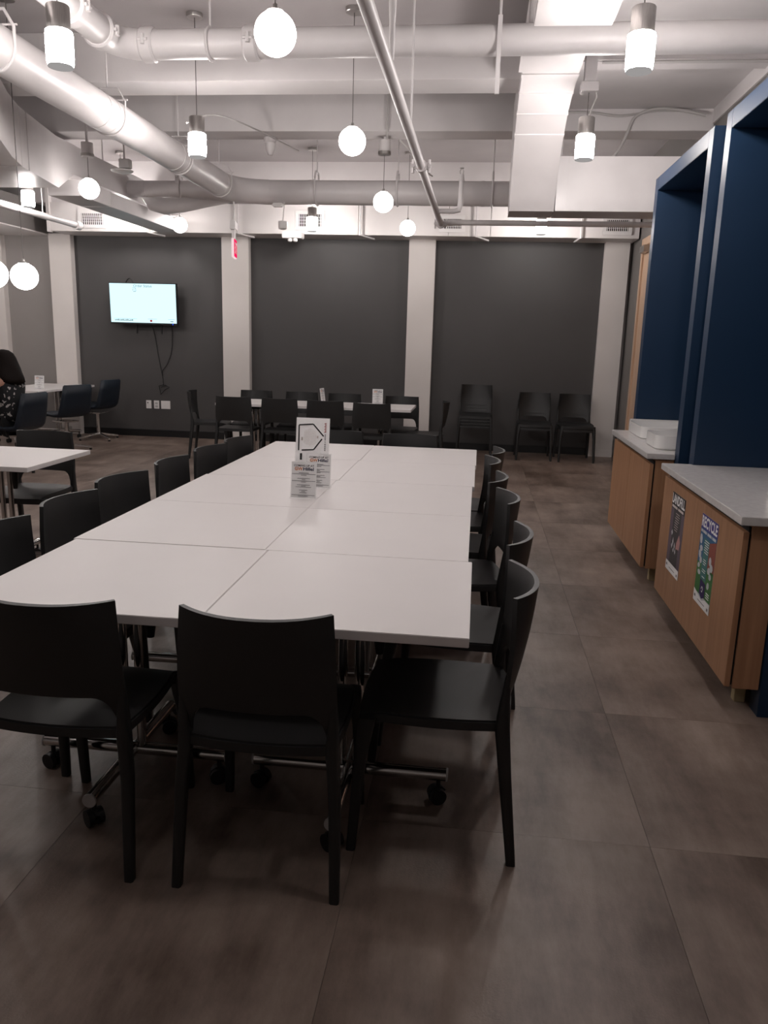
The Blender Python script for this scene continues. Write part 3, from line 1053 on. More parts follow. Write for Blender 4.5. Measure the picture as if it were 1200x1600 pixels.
mb = MB()
stroke([(0.020, 0.070), (0.018, 0.232), (0.110, 0.240), (0.180, 0.165)], 0.0085, mb)
stroke([(0.170, 0.148), (0.118, 0.078), (0.040, 0.072)], 0.0085, mb)
mb.obj('pentagon_outline', M['ink'], t)
MB_ = MB()
f.rect(0.030, 0.044, 0.010, 0.052, 0.0036, MB_)
MB_.obj('black_block', M['ink'], t)
mb = MB()
for k in range(9):
    f.rect(0.055 + 0.009 * k, 0.0565 + 0.009 * k, 0.10 + 0.004 * abs(k - 4), 0.215 - 0.005 * abs(k - 4), 0.0036, mb)
f.rect(0.136, 0.146, 0.152, 0.166, 0.0036, mb)
f.rect(0.034, 0.046, 0.135, 0.155, 0.0036, mb)
mb.obj('fine_print', M['palep'], t)
mb = MB()
for k in range(7):
    f.poly([(0.183 + 0.004 * (k % 2), 0.247 - 0.009 * k), (0.196, 0.250 - 0.009 * k), (0.196, 0.245 - 0.009 * k), (0.183 + 0.004 * (k % 2), 0.242 - 0.009 * k)], 0.0036, mb)
mb.obj('red_side_print', M['redink'], t)
mb = MB()
for (a, b) in ((0.178, 0.170), (0.167, 0.160), (0.157, 0.150), (0.147, 0.141), (0.131, 0.127), (0.118, 0.108), (0.104, 0.096), (0.093, 0.084), (0.081, 0.074)):
    f.rect(0.187, 0.194, b, a, 0.0036, mb)
mb.obj('dark_side_print', M['faint'], t)


# ================================================================== TELEVISION AND WALL PLATES
tv = thing('television', 'wall-mounted screen showing Order Status on the charcoal wall', 'television', (-4.785, 11.10, 1.62))
W_, H_ = 1.0, 0.575
f = Flat((-5.285, 11.075, 1.625), (1, 0.0, 0), (0, -0.03, 1))
mbz = MB()
mbz.add([f.p(a, b, d) for d in (0.0, -0.045) for a, b in ((0, 0), (W_, 0), (W_, H_), (0, H_))], [(0, 1, 2, 3), (7, 6, 5, 4), (4, 5, 1, 0), (5, 6, 2, 1), (6, 7, 3, 2), (7, 4, 0, 3)])
mbz.obj('housing', M['blackp'], tv, bevel=0.003)
scr = f.rect(0.012, W_ - 0.012, 0.026, H_ - 0.012, 0.0015).obj('screen', M['screen'], tv)
lettering('Order Status', M['screenink'], scr, f.p(0.505, 0.515, 0.002), f.x, f.u, 0.036, 0.27)
mb = MB()
for (a, b, c, d) in ((0.355, 0.405, 0.500, 0.505), (0.400, 0.405, 0.455, 0.50), (0.365, 0.40, 0.452, 0.457), (0.358, 0.363, 0.468, 0.488), (0.372, 0.39, 0.473, 0.478)):
    f.rect(a, b, c, d, 0.0025, mb)
mb.obj('order_icon', M['screenink'], scr)
mb = MB()
f.rect(0.05, 0.40, 0.078, 0.081, 0.0025, mb)
f.rect(0.56, 0.70, 0.078, 0.081, 0.0025, mb)
f.rect(0.86, 0.96, 0.078, 0.081, 0.0025, mb)
mb.obj('rule_lines', M['screenink'], scr)
mb = MB()
for a in range(12):
    f.rect(0.07 + 0.023 * a, 0.086 + 0.023 * a, 0.050, 0.062 + 0.004 * (a % 3), 0.0025, mb)
f.rect(0.895, 0.94, 0.045, 0.055, 0.0025, mb)
mb.obj('footer_text', M['screenink'], scr)
pts = [(0.61 + 0.018 * math.cos(k * PI / 5), 0.055 + 0.015 * math.sin(k * PI / 5)) for k in range(10)]
f.poly(pts, 0.0025).obj('red_dot', M['screenred'], scr)
f.rect(0.925, 0.935, 0.006, 0.016, 0.0015).obj('power_light', M['led'], tv)
for dx in (0.36, 0.73):
    MB().box(-5.285 + dx - 0.01, -5.285 + dx + 0.01, 11.135, 11.16, 1.50, 2.10).obj('bracket_arm', M['blackp'], tv, bevel=0.002)
MB().box(-5.0, -4.5, 11.16, 11.26, 1.70, 2.05).obj('wall_bracket', M['blackp'], tv, bevel=0.004)
MB().tube([(-5.1, 11.19, 2.18)] + [(-5.1 + 0.14 * k / 6, 11.19, 2.18 + 0.085 * math.sin(PI * k / 6)) for k in range(1, 6)] + [(-4.96, 11.19, 2.18)], 0.008, 8).obj('cable_loop', M['blackp'], tv)
c = MB()
c.tube([(-4.72, 11.15, 1.66), (-4.71, 11.235, 1.55), (-4.69, 11.245, 1.42), (-4.66, 11.247, 1.2), (-4.62, 11.247, 0.97), (-4.60, 11.247, 0.86), (-4.59, 11.24, 0.76)], 0.0055, 8)
c.tube([(-4.41, 11.15, 1.66), (-4.43, 11.235, 1.55), (-4.44, 11.245, 1.35), (-4.47, 11.247, 1.2), (-4.54, 11.245, 1.05), (-4.61, 11.245, 0.97), (-4.60, 11.247, 0.9)], 0.0055, 8)
c.tube([(-4.595, 11.235, 0.77), (-4.66, 11.235, 0.755), (-4.635, 11.235, 0.63), (-4.57, 11.23, 0.70), (-4.50, 11.235, 0.735), (-4.56, 11.24, 0.765), (-4.63, 11.235, 0.735)], 0.006, 8)
tag(c.obj('power_cable', M['blackp']), 'black cables drooping from the screen to a tangle above the wall plates', 'cable')
for x0, x1, lab in ((-4.875, -4.795, 'left white wall plate with a small black jack'), (-4.755, -4.675, 'middle white wall socket plate, narrow'), (-4.645, -4.505, 'right white wall plate, the widest of three')):
    o = MB().box(x0, x1, 11.252, 11.262, 0.415, 0.535).obj('wall_plate', M['whiteplas'], bevel=0.003)
    tag(o, lab, 'wall plate', 'white wall plates under the screen')
    if x0 < -4.8:
        MB().tube([(-4.848, 11.2525, 0.50), (-4.848, 11.25, 0.50)], 0.010, 10).obj('jack', M['ink'], o)
    elif x1 < -4.6:
        for zz in (0.45, 0.495):
            MB().box(-4.735, -4.695, 11.2495, 11.2525, zz - 0.014, zz + 0.014).obj('socket', M['capgrey'], o, bevel=0.001)

# ================================================================== PENDANT LAMPS
def cord_to(z0, x, y, top, name, parent, r=0.0028):
    return MB().tube([(x, y, z0), (x, y, top)], r, 8).obj(name, M['cord'], parent)


def globe(x, y, z, top, label, box=None, r=0.097):
    t = thing('globe_pendant', label, 'lamp', (x, y, z - r), 'white globe pendant lamps')
    prof = []
    for k in range(17):
        a = -PI / 2 + PI * 0.94 * k / 16
        prof.append((max(0.0005, r * math.cos(a)), r * math.sin(a) * 0.985))
    MB().lathe(prof, (x, y, z), 28).obj('glass_globe', M['globe'], t, angle=80)
    MB().lathe([(0.040, r * 0.955), (0.030, r * 1.02), (0.012, r * 1.07), (0.010, r * 1.25), (0.004, r * 1.30)], (x, y, z), 18).obj('fitting', M['brushed'], t)
    cb = top if box is None else box
    cord_to(z + r * 1.28, x, y, cb - 0.02, 'cord', t)
    MB().lathe([(0.058, -0.03), (0.062, -0.025), (0.062, 0.0)], (x, y, cb), 22).obj('canopy', M['brushed'], t)
    if box is not None:
        MB().lathe([(0.055, 0.0), (0.055, 0.10), (0.012, 0.105), (0.012, top - box)], (x, y, box), 14).obj('junction_box', M['metalpaint'], t)
    return t


globe(-1.01, 3.92, 2.885, SLAB, 'largest white globe pendant, hanging at the top of the view')
globe(-0.98, 5.98, 2.895, SLAB, 'second largest white globe pendant, above the middle of the long table')
globe(-1.00, 8.02, 2.815, 3.40, 'third white globe pendant in the middle row, near the sloping pipe', 3.27)
globe(-0.965, 10.25, 2.87, SLAB, 'smallest white globe pendant in the middle row, before the far bulkhead')
globe(-3.84, 7.72, 2.865, 3.40 + 0.35, 'white globe pendant beside the rectangular duct at left', 3.18)
globe(-3.92, 10.30, 2.88, SLAB, 'small white globe pendant near the screen and bulkhead')
globe(-3.35, 5.66, 1.90, SLAB, 'low white globe pendant over the small left table')
globe(-3.37, 5.31, 1.89, SLAB, 'low white globe pendant cut by the left frame edge')


def cylinder_lamp(x, y, zb, top, label, box=None, r=0.0655):
    t = thing('cylinder_pendant', label, 'lamp', (x, y, zb), 'white cylinder pendant lamps')
    MB().lathe([(r * 0.90, 0.006), (r * 0.97, 0.02), (r, 0.05), (r, 0.150), (r * 0.96, 0.164), (r * 0.86, 0.168)], (x, y, zb), 24).obj('glass_cylinder', M['tube'], t, angle=70)
    MB().lathe([(r * 0.82, 0.0), (r * 0.92, 0.002), (r * 0.92, 0.010)], (x, y, zb), 24).obj('base_disc', M['lampbase'], t)
    MB().lathe([(r * 0.85, 0.164), (r * 0.85, 0.275), (r * 0.80, 0.280)], (x, y, zb), 24).obj('metal_cap', M['brushed'], t)
    cb = top if box is None else box
    cord_to(zb + 0.275, x, y, cb - 0.01, 'cord', t)
    if box is not None:
        MB().box(x - 0.06, x + 0.06, y - 0.05, y + 0.05, cb - 0.04, cb + 0.02).box(x - 0.04, x + 0.04, y - 0.04, y + 0.04, cb + 0.02, top).obj('junction_box', M['metalpaint'], t, bevel=0.004)
    else:
        MB().lathe([(0.055, -0.028), (0.058, -0.02), (0.058, 0.0)], (x, y, top), 20).obj('canopy', M['brushed'], t)
    return t


cylinder_lamp(-2.13, 4.05, 2.79, SLAB, 'bright cylinder pendant against the round duct, top left of the view')
cylinder_lamp(-2.14, 6.02, 2.79, SLAB, 'bright cylinder pendant with nickel cap beside the round duct')
cylinder_lamp(0.68, 4.20, 2.79, 3.58, 'bright cylinder pendant in front of the big horizontal pipe, top right')
cylinder_lamp(0.66, 6.07, 2.79, 3.58, 'cylinder pendant with grey junction box, right of the curved duct', 3.27)
cylinder_lamp(-2.13, 10.05, 2.79, SLAB, 'small cylinder pendant in front of the bulkhead vent', )
cylinder_lamp(0.657, 10.07, 2.79, SLAB, 'cylinder pendant at the right end of the bulkhead behind the thin pipe')
cylinder_lamp(-4.87, 8.40, 2.79, SLAB, 'small cylinder pendant at the left frame edge under the rectangular duct')
cylinder_lamp(-4.66, 10.25, 2.96, SLAB, 'cylinder pendant hidden above the flat duct beside the left bulkhead vent')
cylinder_lamp(-6.75, 9.2, 2.35, 2.835, 'cylinder pendant under the lowered ceiling, past the left frame edge')
globe(-6.9, 6.6, 2.30, SLAB, 'globe pendant farther left of the seated person, outside the frame')
# the same lamps continue behind the camera and to the left
for k, (x, y) in enumerate(((-1.0, 1.85), (-1.0, -0.3), (-3.9, 3.3), (-3.9, 1.0), (-6.6, 5.5), (-6.6, 2.5))):
    globe(x, y, 2.885, SLAB, 'globe pendant of the same rows, behind the camera position')
for k, (x, y) in enumerate(((-2.13, 1.95), (0.68, 2.0), (-4.87, 5.9))):
    cylinder_lamp(x, y, 2.79, 3.58 if x > 0.4 else SLAB, 'cylinder pendant of the same rows, behind the camera position')


# ================================================================== DUCTS AND PIPES
def arc(c, r, a0, a1, n, plane='xy', z=0.0):
    out = []
    for k in range(n + 1):
        a = a0 + (a1 - a0) * k / n
        out.append((c[0] + r * math.cos(a), c[1] + r * math.sin(a), z))
    return out


# round supply duct: runs along the room then elbows to the right
RX, RZ, RR, RY = -2.83, 3.085, 0.128, 9.12
rd = thing('round_duct', 'large white round ceiling duct running from top left then turning right', 'duct', (RX, 6.5, RZ - RR))
path = [(RX, 0.5, RZ), (RX, RY - 0.42, RZ)]
MB().tube(path, RR, 32).obj('duct_run', M['metalpaint'], rd)
el = arc((RX + 0.42, RY - 0.42), 0.42, PI, PI / 2, 8, z=RZ)
MB().tube(el, RR + 0.002, 32).obj('duct_elbow', M['metalpaint'], rd)
MB().tube([(RX + 0.42, RY, RZ), (0.75, RY, RZ)], RR, 32).obj('duct_run', M['metalpaint'], rd)
for y in (3.0, 5.85, 6.0, 7.30, 7.42, 8.55):
    MB().tube([(RX, y - 0.012, RZ), (RX, y + 0.012, RZ)], RR + 0.003, 32).obj('duct_joint', M['metalpaint'], rd)
for x in (-1.95, -0.05):
    MB().tube([(x - 0.012, RY, RZ), (x + 0.012, RY, RZ)], RR + 0.003, 32).obj('duct_joint', M['metalpaint'], rd)
for y in (4.62, 6.05, 7.46, 8.62):
    m = MB()
    hr = RR + 0.006
    pts = [(RX + hr * math.cos(a), y, RZ + hr * math.sin(a)) for a in [PI + 0.0 + PI * k / 14 for k in range(15)]]
    pts = [(RX - hr, y, RZ + 0.10), *pts, (RX + hr, y, RZ + 0.10), (RX + hr * 0.6, y, RZ + 0.19), (RX - hr * 0.6, y, RZ + 0.19), (RX - hr, y, RZ + 0.10)]
    m.tube(pts, 0.007 if y > 5 else 0.010, 8)
    m.tube([(RX - hr, y, RZ + 0.11), (RX + hr + 0.02, y, RZ + 0.11)], 0.006, 8)
    m.tube([(RX, y, RZ + 0.19), (RX, y, 3.40 if 6.33 < y < 6.68 or 7.8 < y < 8.12 else SLAB)], 0.006, 8)
    m.obj('hanger', M['metalpaint'], rd)
for x in (-1.88, -0.98, 0.05):
    m = MB()
    hr = RR + 0.006
    pts = [(x, RY + hr * math.cos(a), RZ + hr * math.sin(a)) for a in [PI + PI * k / 12 for k in range(13)]]
    pts = [(x, RY - hr, RZ + 0.12)] + pts + [(x, RY + hr, RZ + 0.12), (x, RY + hr * 0.5, RZ + 0.21), (x, RY - hr * 0.5, RZ + 0.21), (x, RY - hr, RZ + 0.12)]
    m.tube(pts, 0.011, 8)
    m.tube([(x, RY, RZ + 0.21), (x, RY, SLAB)], 0.006, 8)
    m.obj('hanger', M['metalpaint'], rd)

# smaller round branch at left
br = thing('branch_duct', 'smaller white round duct crossing behind the big one at left', 'duct', (-3.9, 9.35, 3.05))
MB().tube([(-4.19, 9.42, 3.165), (-3.55, 9.42, 3.165)], 0.088, 24).obj('duct_run', M['metalpaint'], br)
MB().tube([(-3.55, 9.42, 3.165), (-3.2, 9.45, 3.16), (-2.95, 9.5, 3.12), (-2.75, 9.6, 3.08)], [0.088, 0.11, 0.10, 0.05], 24).obj('duct_cone', M['metalpaint'], br)
MB().tube([(-3.60, 9.42, 3.165), (-3.56, 9.42, 3.165)], 0.094, 24).obj('duct_joint', M['metalpaint'], br)
MB().tube([(-4.02, 9.42, 3.165), (-3.98, 9.42, 3.165)], 0.091, 24).obj('duct_joint', M['metalpaint'], br)
m = MB()
m.box(-3.60, -3.55, 9.34, 9.36, 3.16, 3.36)
m.tube([(-3.575, 9.42, 3.25), (-3.575, 9.42, SLAB)], 0.006, 8)
m.tube([(-3.575, 9.42 + 0.10 * math.cos(a), 3.28 + 0.10 * math.sin(a)) for a in [PI * k / 10 for k in range(11)]], 0.010, 8)
m.obj('hanger', M['metalpaint'], br)
MB().tube([(-4.05, 9.62, 3.22), (-4.03, 9.60, 3.12), (-3.96, 9.58, 3.03), (-3.82, 9.57, 2.995), (-3.6, 9.58, 3.02), (-3.3, 9.62, 3.07), (-3.0, 9.66, 3.10)], [0.085, 0.09, 0.095, 0.095, 0.09, 0.07, 0.04], 20).obj('duct_bend', M['metalpaint'], br)

# rectangular duct sweeping along the left
def sweep_rect(name, pts, parent, mat):
    """pts: (x_right, y, x_left, zbot, ztop)"""
    vs, fs = [], []
    for (xr, yr, xl, yl, zb, zt) in pts:
        vs += [(xr, yr, zb), (xr, yr, zt), (xl, yl, zt), (xl, yl, zb)]
    n = len(pts)
    for i in range(n - 1):
        for k in range(4):
            k2 = (k + 1) % 4
            fs.append((i * 4 + k, i * 4 + k2, (i + 1) * 4 + k2, (i + 1) * 4 + k))
    fs += [(3, 2, 1, 0), tuple((n - 1) * 4 + k for k in range(4))]
    return MB().add(vs, fs).obj(name, mat, parent, angle=28)


rc = thing('rectangular_duct', 'large white rectangular duct sweeping along the upper left', 'duct', (-4.4, 7.5, 2.87))
sweep_rect('duct_bend', [(-3.44, 4.20, -4.20, 4.20, 2.87, 3.34), (-3.46, 5.15, -4.26, 5.00, 2.87, 3.34), (-3.55, 5.80, -4.40, 5.40, 2.87, 3.34), (-3.80, 6.36, -4.60, 6.10, 2.87, 3.34), (-3.93, 6.72, -4.70, 6.60, 2.87, 3.34)], rc, M['metalpaint'])
sweep_rect('duct_collar', [(-3.935, 6.735, -4.71, 6.61, 2.868, 3.342), (-3.975, 6.90, -4.74, 6.85, 2.868, 3.342)], rc, M['metalpaint'])
sweep_rect('duct_run', [(-3.975, 6.915, -4.74, 6.86, 2.87, 3.34), (-4.14, 7.70, -4.78, 7.70, 2.87, 3.34), (-4.16, 8.06, -4.80, 8.06, 3.06, 3.34), (-4.18, 8.6, -4.52, 8.6, 3.06, 3.34), (-4.20, 10.75, -4.52, 10.75, 3.06, 3.34)], rc, M['metalpaint'])
for y in (6.2, 9.0):
    m = MB()
    m.tube([(-4.3, y, 3.34), (-4.3, y, SLAB)], 0.006, 8)
    m.obj('hanger', M['metalpaint'], rc)
lo = thing('flat_duct', 'flat white duct running to the bulkhead above the screen', 'duct', (-4.17, 9.5, 2.84))
MB().box(-4.39, -4.05, 7.95, 10.748, 2.84, 2.99).obj('duct_run', M['metalpaint'], lo, bevel=0.004)
MB().box(-4.395, -4.045, 8.62, 8.65, 2.836, 2.994).obj('duct_joint', M['metalpaint'], lo, bevel=0.002)
for y in (8.3, 10.3):
    MB().tube([(-4.37, y, 2.99), (-4.37, y, 3.06)], 0.006, 8).obj('hanger', M['metalpaint'], lo)

# duct with a curved drop at right, meeting the square trunk
cd = thing('curved_duct', 'white rectangular duct curving down right of centre', 'duct', (0.38, 6.0, 2.6))
MB().box(0.185, 0.575, 0.6, 4.47, 3.09, 3.40).obj('duct_run', M['metalpaint'], cd, bevel=0.003)
prof = [(5.31, 3.315), (5.55, 3.315), (5.98, 3.31), (6.30, 3.285), (6.58, 3.225), (6.80, 3.13), (6.98, 3.00), (7.12, 2.86), (7.21, 2.73), (7.26, 2.63)]
outer = [(7.62, 2.63), (7.62, 3.57), (5.31, 3.57)]
MB().prism(prof + outer, 'x', 0.19, 0.57).obj('duct_drop', M['metalpaint'], cd, angle=25)
for (a, b) in ((5.93, 5.99), (6.27, 6.285), (6.57, 6.585), (6.79, 6.81)):
    pa = [p for p in ((a, None), (b, None))]
    def zz(y):
        for (y0, z0), (y1, z1) in zip(prof[:-1], prof[1:]):
            if y0 <= y <= y1:
                return z0 + (z1 - z0) * (y - y0) / (y1 - y0)
        return prof[-1][1]
    MB().prism([(a, zz(a) + 0.01), (a, zz(a) - 0.006), (b, zz(b) - 0.006), (b, zz(b) + 0.01)], 'x', 0.186, 0.574).obj('seam_rib', M['metalpaint'], cd)
MB().box(0.20, 0.56, 4.40, 5.32, 3.395, 3.56).obj('duct_link', M['metalpaint'], cd)
MB().prism([(5.32, 3.31), (5.9, 3.31), (5.9, 3.34), (5.32, 3.34)], 'x', 0.165, 0.19).obj('edge_rail', M['metalpaint'], cd)
tr = thing('trunk_duct', 'flat white square duct panel right of the curved duct', 'duct', (1.25, 7.45, 2.62))
MB().box(0.575, 1.935, 7.22, 7.62, 2.628, 3.065).obj('duct_run', M['metalpaint'], tr, bevel=0.003)
MB().box(0.66, 0.668, 7.216, 7.22, 2.63, 3.06).obj('seam_rib', M['metalpaint'], tr)
for x in (0.62,):
    MB().tube([(x, 7.45, 3.065), (x, 7.45, SLAB - 0.17)], 0.006, 8).obj('hanger', M['metalpaint'], tr)

# big horizontal pipe with couplings, elbow at left
PY, PZ, PR = 5.20, 3.275, 0.085
hp = thing('main_pipe', 'thick white pipe crossing the whole top of the view', 'pipe', (-0.2, PY, PZ - PR))
MB().tube([(-2.16, PY, PZ), (1.945, PY, PZ)], PR, 28).obj('pipe_run', M['metalpaint'], hp)
MB().tube([(-2.35, 1.2, PZ), (-2.35, PY - 0.19, PZ)], PR, 28).obj('pipe_run', M['metalpaint'], hp)
MB().tube(arc((-2.16, PY - 0.19), 0.19, PI, PI / 2, 8, z=PZ), PR + 0.002, 28).obj('pipe_elbow', M['metalpaint'], hp)


def coupling(a, b, ax, parent):
    m = MB()
    a, b = Vector(a), Vector(b)
    d = (b - a).normalized()
    m.tube([a, a + d * 0.012, b - d * 0.012, b], [PR + 0.006, PR + 0.016, PR + 0.016, PR + 0.006], 28)
    s = Vector((0, 0, 1)).cross(d)
    c_ = (a + b) / 2
    for sg in (-1, 1):
        q = c_ + s * (sg * (PR + 0.022))
        m.tube([q - Vector((0, 0, 0.028)), q + Vector((0, 0, 0.028))], 0.013, 8)
        m.tube([q - d * 0.03, q + d * 0.03], 0.009, 8)
    m.obj('coupling', M['metalpaint'], parent)


coupling((-2.19, PY, PZ), (-2.10, PY, PZ), 'x', hp)
coupling((-1.53, PY, PZ), (-1.44, PY, PZ), 'x', hp)
coupling((-2.35, PY - 0.28, PZ), (-2.35, PY - 0.19, PZ), 'y', hp)
coupling((-2.35, 4.56, PZ), (-2.35, 4.65, PZ), 'y', hp)
for x in (-1.75,):
    m = MB()
    pts = [(x, PY + (PR + 0.006) * math.cos(a), PZ + (PR + 0.006) * math.sin(a)) for a in [2 * PI * k / 20 for k in range(21)]]
    m.tube(pts, 0.010, 8, caps=False)
    m.tube([(x, PY, PZ + PR), (x, PY, SLAB if x < 0.4 else 3.58)], 0.007, 8)
    m.obj('hanger', M['metalpaint'], hp)
m = MB()
m.box(0.008, 0.034, PY - PR - 0.016, PY - PR - 0.004, PZ - 0.32, PZ + 0.10)
m.tube([(0.021, PY - PR - 0.010, PZ + 0.1), (0.021, PY - PR - 0.010, SLAB)], 0.008, 8)
m.obj('strut', M['metalpaint'], hp)

# sprinkler pipe running away from the camera with branches
SX, SZ = -0.482, 2.735
sp = thing('sprinkler_pipe', 'slim white sprinkler pipe slanting from top centre to the bulkhead', 'pipe', (SX, 6, SZ))
MB().tube([(SX, 0.8, SZ), (SX, 8.92, SZ)], 0.030, 18).obj('pipe_run', M['metalpaint'], sp)
MB().tube([(SX, 8.92, SZ), (SX, 8.98, SZ + 0.005), (SX + 0.06, 9.03, SZ + 0.035), (SX + 0.14, 9.03, SZ + 0.04)], 0.032, 16).obj('pipe_elbow', M['metalpaint'], sp)
MB().tube([(SX + 0.12, 9.03, SZ + 0.04), (1.945, 9.03, SZ + 0.04)], 0.029, 16).obj('pipe_run', M['metalpaint'], sp)


def small_coupling(y, parent):
    m = MB()
    m.tube([(SX, y - 0.03, SZ), (SX, y + 0.03, SZ)], 0.042, 18)
    for sx in (-1, 1):
        m.tube([(SX + sx * 0.058, y - 0.02, SZ), (SX + sx * 0.058, y + 0.02, SZ)], 0.014, 8)
        m.tube([(SX + sx * 0.058, y, SZ - 0.045), (SX + sx * 0.058, y, SZ + 0.045)], 0.010, 8)
        m.box(SX + sx * 0.03 - 0.02, SX + sx * 0.03 + 0.02, y - 0.012, y + 0.012, SZ - 0.02, SZ + 0.02)
    m.obj('coupling', M['metalpaint'], parent)


small_coupling(6.0, sp)
small_coupling(8.86, sp)
m = MB()
m.tube([(SX, 8.0, SZ), (SX + 0.17, 8.0, SZ), (SX + 0.215, 8.0, SZ + 0.012), (SX + 0.228, 8.0, SZ + 0.06), (SX + 0.228, 8.0, SZ + 0.27)], [0.022, 0.022, 0.026, 0.026, 0.022], 14)
m.tube([(SX + 0.228, 8.0, SZ + 0.27), (SX + 0.228, 8.0, SZ + 0.33)], [0.030, 0.022], 14)
m.obj('branch_pipe', M['metalpaint'], sp)
m = MB()
for s in (-1, 1):
    m.tube([(SX + 0.228 + s * 0.012, 8.0, SZ + 0.33), (SX + 0.228 + s * 0.018, 8.0, SZ + 0.36), (SX + 0.228, 8.0, SZ + 0.385)], 0.004, 6)
m.lathe([(0.018, 0.385), (0.018, 0.389)], (SX + 0.228, 8.0, SZ), 12)
m.obj('sprinkler_head', M['brushed'], sp)
MB().tube([(SX + 0.015, 4.95, SZ + 0.02), (SX + 0.015, 4.95, SLAB)], 0.0065, 8).obj('hanger', M['metalpaint'], sp)
MB().tube([(SX + 0.022, 3.85, SZ + 0.01), (SX + 0.022, 3.85, 2.90), (SX + 0.022, 3.85, 3.02), (SX + 0.022, 3.85, SLAB)], [0.012, 0.014, 0.019, 0.022], 14).obj('riser', M['metalpaint'], sp)

# thin conduit on the far left
lp = MB().tube([(-5.05, 3.0, 2.795), (-5.05, 9.80, 2.795)], 0.036, 14)
lp.tube([(-5.05, 9.74, 2.795), (-5.05, 9.84, 2.795)], 0.054, 14)
lp.tube([(-5.05, 9.0, 2.83), (-5.05, 9.0, SLAB)], 0.006, 8)
tag(lp.obj('side_pipe', M['metalpaint']), 'slim white pipe with end coupling at the left frame edge', 'pipe')

# conduits and cables
def cable(name, pts, r, label, mat='wire'):
    P = [Vector(p) for p in pts]
    out = []
    for i in range(len(P) - 1):
        p0, p1, p2, p3 = P[max(i - 1, 0)], P[i], P[i + 1], P[min(i + 2, len(P) - 1)]
        for k in range(6):
            t_ = k / 6
            out.append(0.5 * ((2 * p1) + (-p0 + p2) * t_ + (2 * p0 - 5 * p1 + 4 * p2 - p3) * t_ * t_ + (-p0 + 3 * p1 - 3 * p2 + p3) * t_ ** 3))
    out.append(P[-1])
    return tag(MB().tube(out, r, 8).obj(name, M[mat]), label, 'cable')


cable('ceiling_cable', [(0.60, 7.78, 3.545), (0.85, 7.785, 3.55), (1.10, 7.785, 3.52), (1.25, 7.785, 3.53), (1.45, 7.785, 3.56), (1.75, 7.785, 3.56)], 0.010, 'thin grey cable along the beam edge right of the curved duct')
cable('ceiling_cable', [(1.85, 7.70, 3.50), (1.62, 7.72, 3.55), (1.42, 7.73, 3.56), (1.26, 7.75, 3.50), (1.20, 7.75, 3.36), (1.12, 7.74, 3.20), (0.98, 7.72, 3.06)], 0.013, 'thick white cable looping from the navy frame down behind the flat panel')
cable('lamp_conduit', [(0.72, 4.9, 3.56), (0.72, 5.6, 3.56), (0.665, 6.0, 3.50), (0.662, 6.07, 3.42)], 0.010, 'bent conduit feeding the junction box of the right pendant')
cable('lamp_wire', [(0.70, 6.06, 3.25), (0.715, 6.06, 3.20), (0.70, 6.06, 3.16), (0.685, 6.06, 3.12), (0.675, 6.06, 3.08)], 0.006, 'loose white wire beside the right pendant cord')
cable('lamp_wire', [(-1.95, 8.5, 3.38), (-2.10, 7.2, 3.3), (-2.25, 6.7, 3.26), (-2.32, 6.3, 3.1)], 0.007, 'loose wires hanging beside the duct and pendant')
cable('ceiling_conduit', [(-0.86, 8.02, 3.38), (-0.75, 8.10, 3.28), (-0.72, 8.5, 3.24), (-0.60, 9.0, 3.24)], 0.008, 'thin conduit beside the third globe pendant')
cable('beam_conduit', [(-0.95, 7.78, 3.74), (-0.95, 7.78, 3.42), (-0.97, 7.95, 3.37)], 0.010, 'conduit bending down the beam to the third globe pendant')
cable('ceiling_conduit', [(0.76, 6.285, 3.487), (1.2, 6.285, 3.487), (1.94, 6.285, 3.487)], 0.012, 'straight white conduit under the thick pipe at the right')
# junction boxes, detector, sensors
jb = MB().lathe([(0.02, -0.16), (0.035, -0.13), (0.05, -0.10), (0.05, -0.05), (0.058, -0.04), (0.058, 0.0)], (-2.12, 8.02, 3.395), 16).obj('junction_box', M['metalpaint'])
tag(jb, 'white round junction box under the beam above the far table', 'junction box')
det = thing('smoke_detector', 'flat white disc detector hanging beside the left globe pendant', 'detector', (-3.42, 7.55, 2.98))
MB().lathe([(0.02, -0.03), (0.10, -0.01), (0.105, 0.0), (0.03, 0.02)], (-3.42, 7.55, 3.0), 24).obj('disc', M['whiteplas'], det)
MB().box(-3.44, -3.34, 7.52, 7.60, 3.02, 3.10).obj('housing', M['whiteplas'], det, bevel=0.005)
MB().tube([(-3.40, 7.56, 3.10), (-3.40, 7.56, SLAB)], 0.008, 8).obj('rod', M['metalpaint'], det)
sn = thing('motion_sensor', 'small white sensor hanging from the duct above the far table', 'sensor', (-2.24, 9.0, 2.68))
MB().lathe([(0.02, -0.035), (0.045, -0.025), (0.05, 0.0), (0.05, 0.05), (0.04, 0.055)], (-2.24, 9.0, 2.71), 16).obj('housing', M['whiteplas'], sn)
MB().tube([(-2.24, 9.0, 2.76), (-2.225, 9.02, 2.97)], 0.006, 8).obj('cord', M['whiteplas'], sn)
MB().box(-2.36, -2.24, 8.98, 9.06, 2.915, 2.955).obj('mount', M['whiteplas'], sn, bevel=0.012)
el_ = thing('emergency_light', 'white twin-head emergency light below the bulkhead vent', 'light fixture', (-2.55, 10.60, 2.72))
MB().box(-2.64, -2.38, 10.55, 10.74, 2.775, 2.85).obj('housing', M['whiteplas'], el_, bevel=0.008)
for dx in (-0.035, 0.035):
    MB().lathe([(0.012, 0.0), (0.03, 0.01), (0.032, 0.045)], (-2.51 + dx, 10.62, 2.73), 14).obj('lamp_head', M['whiteplas'], el_)

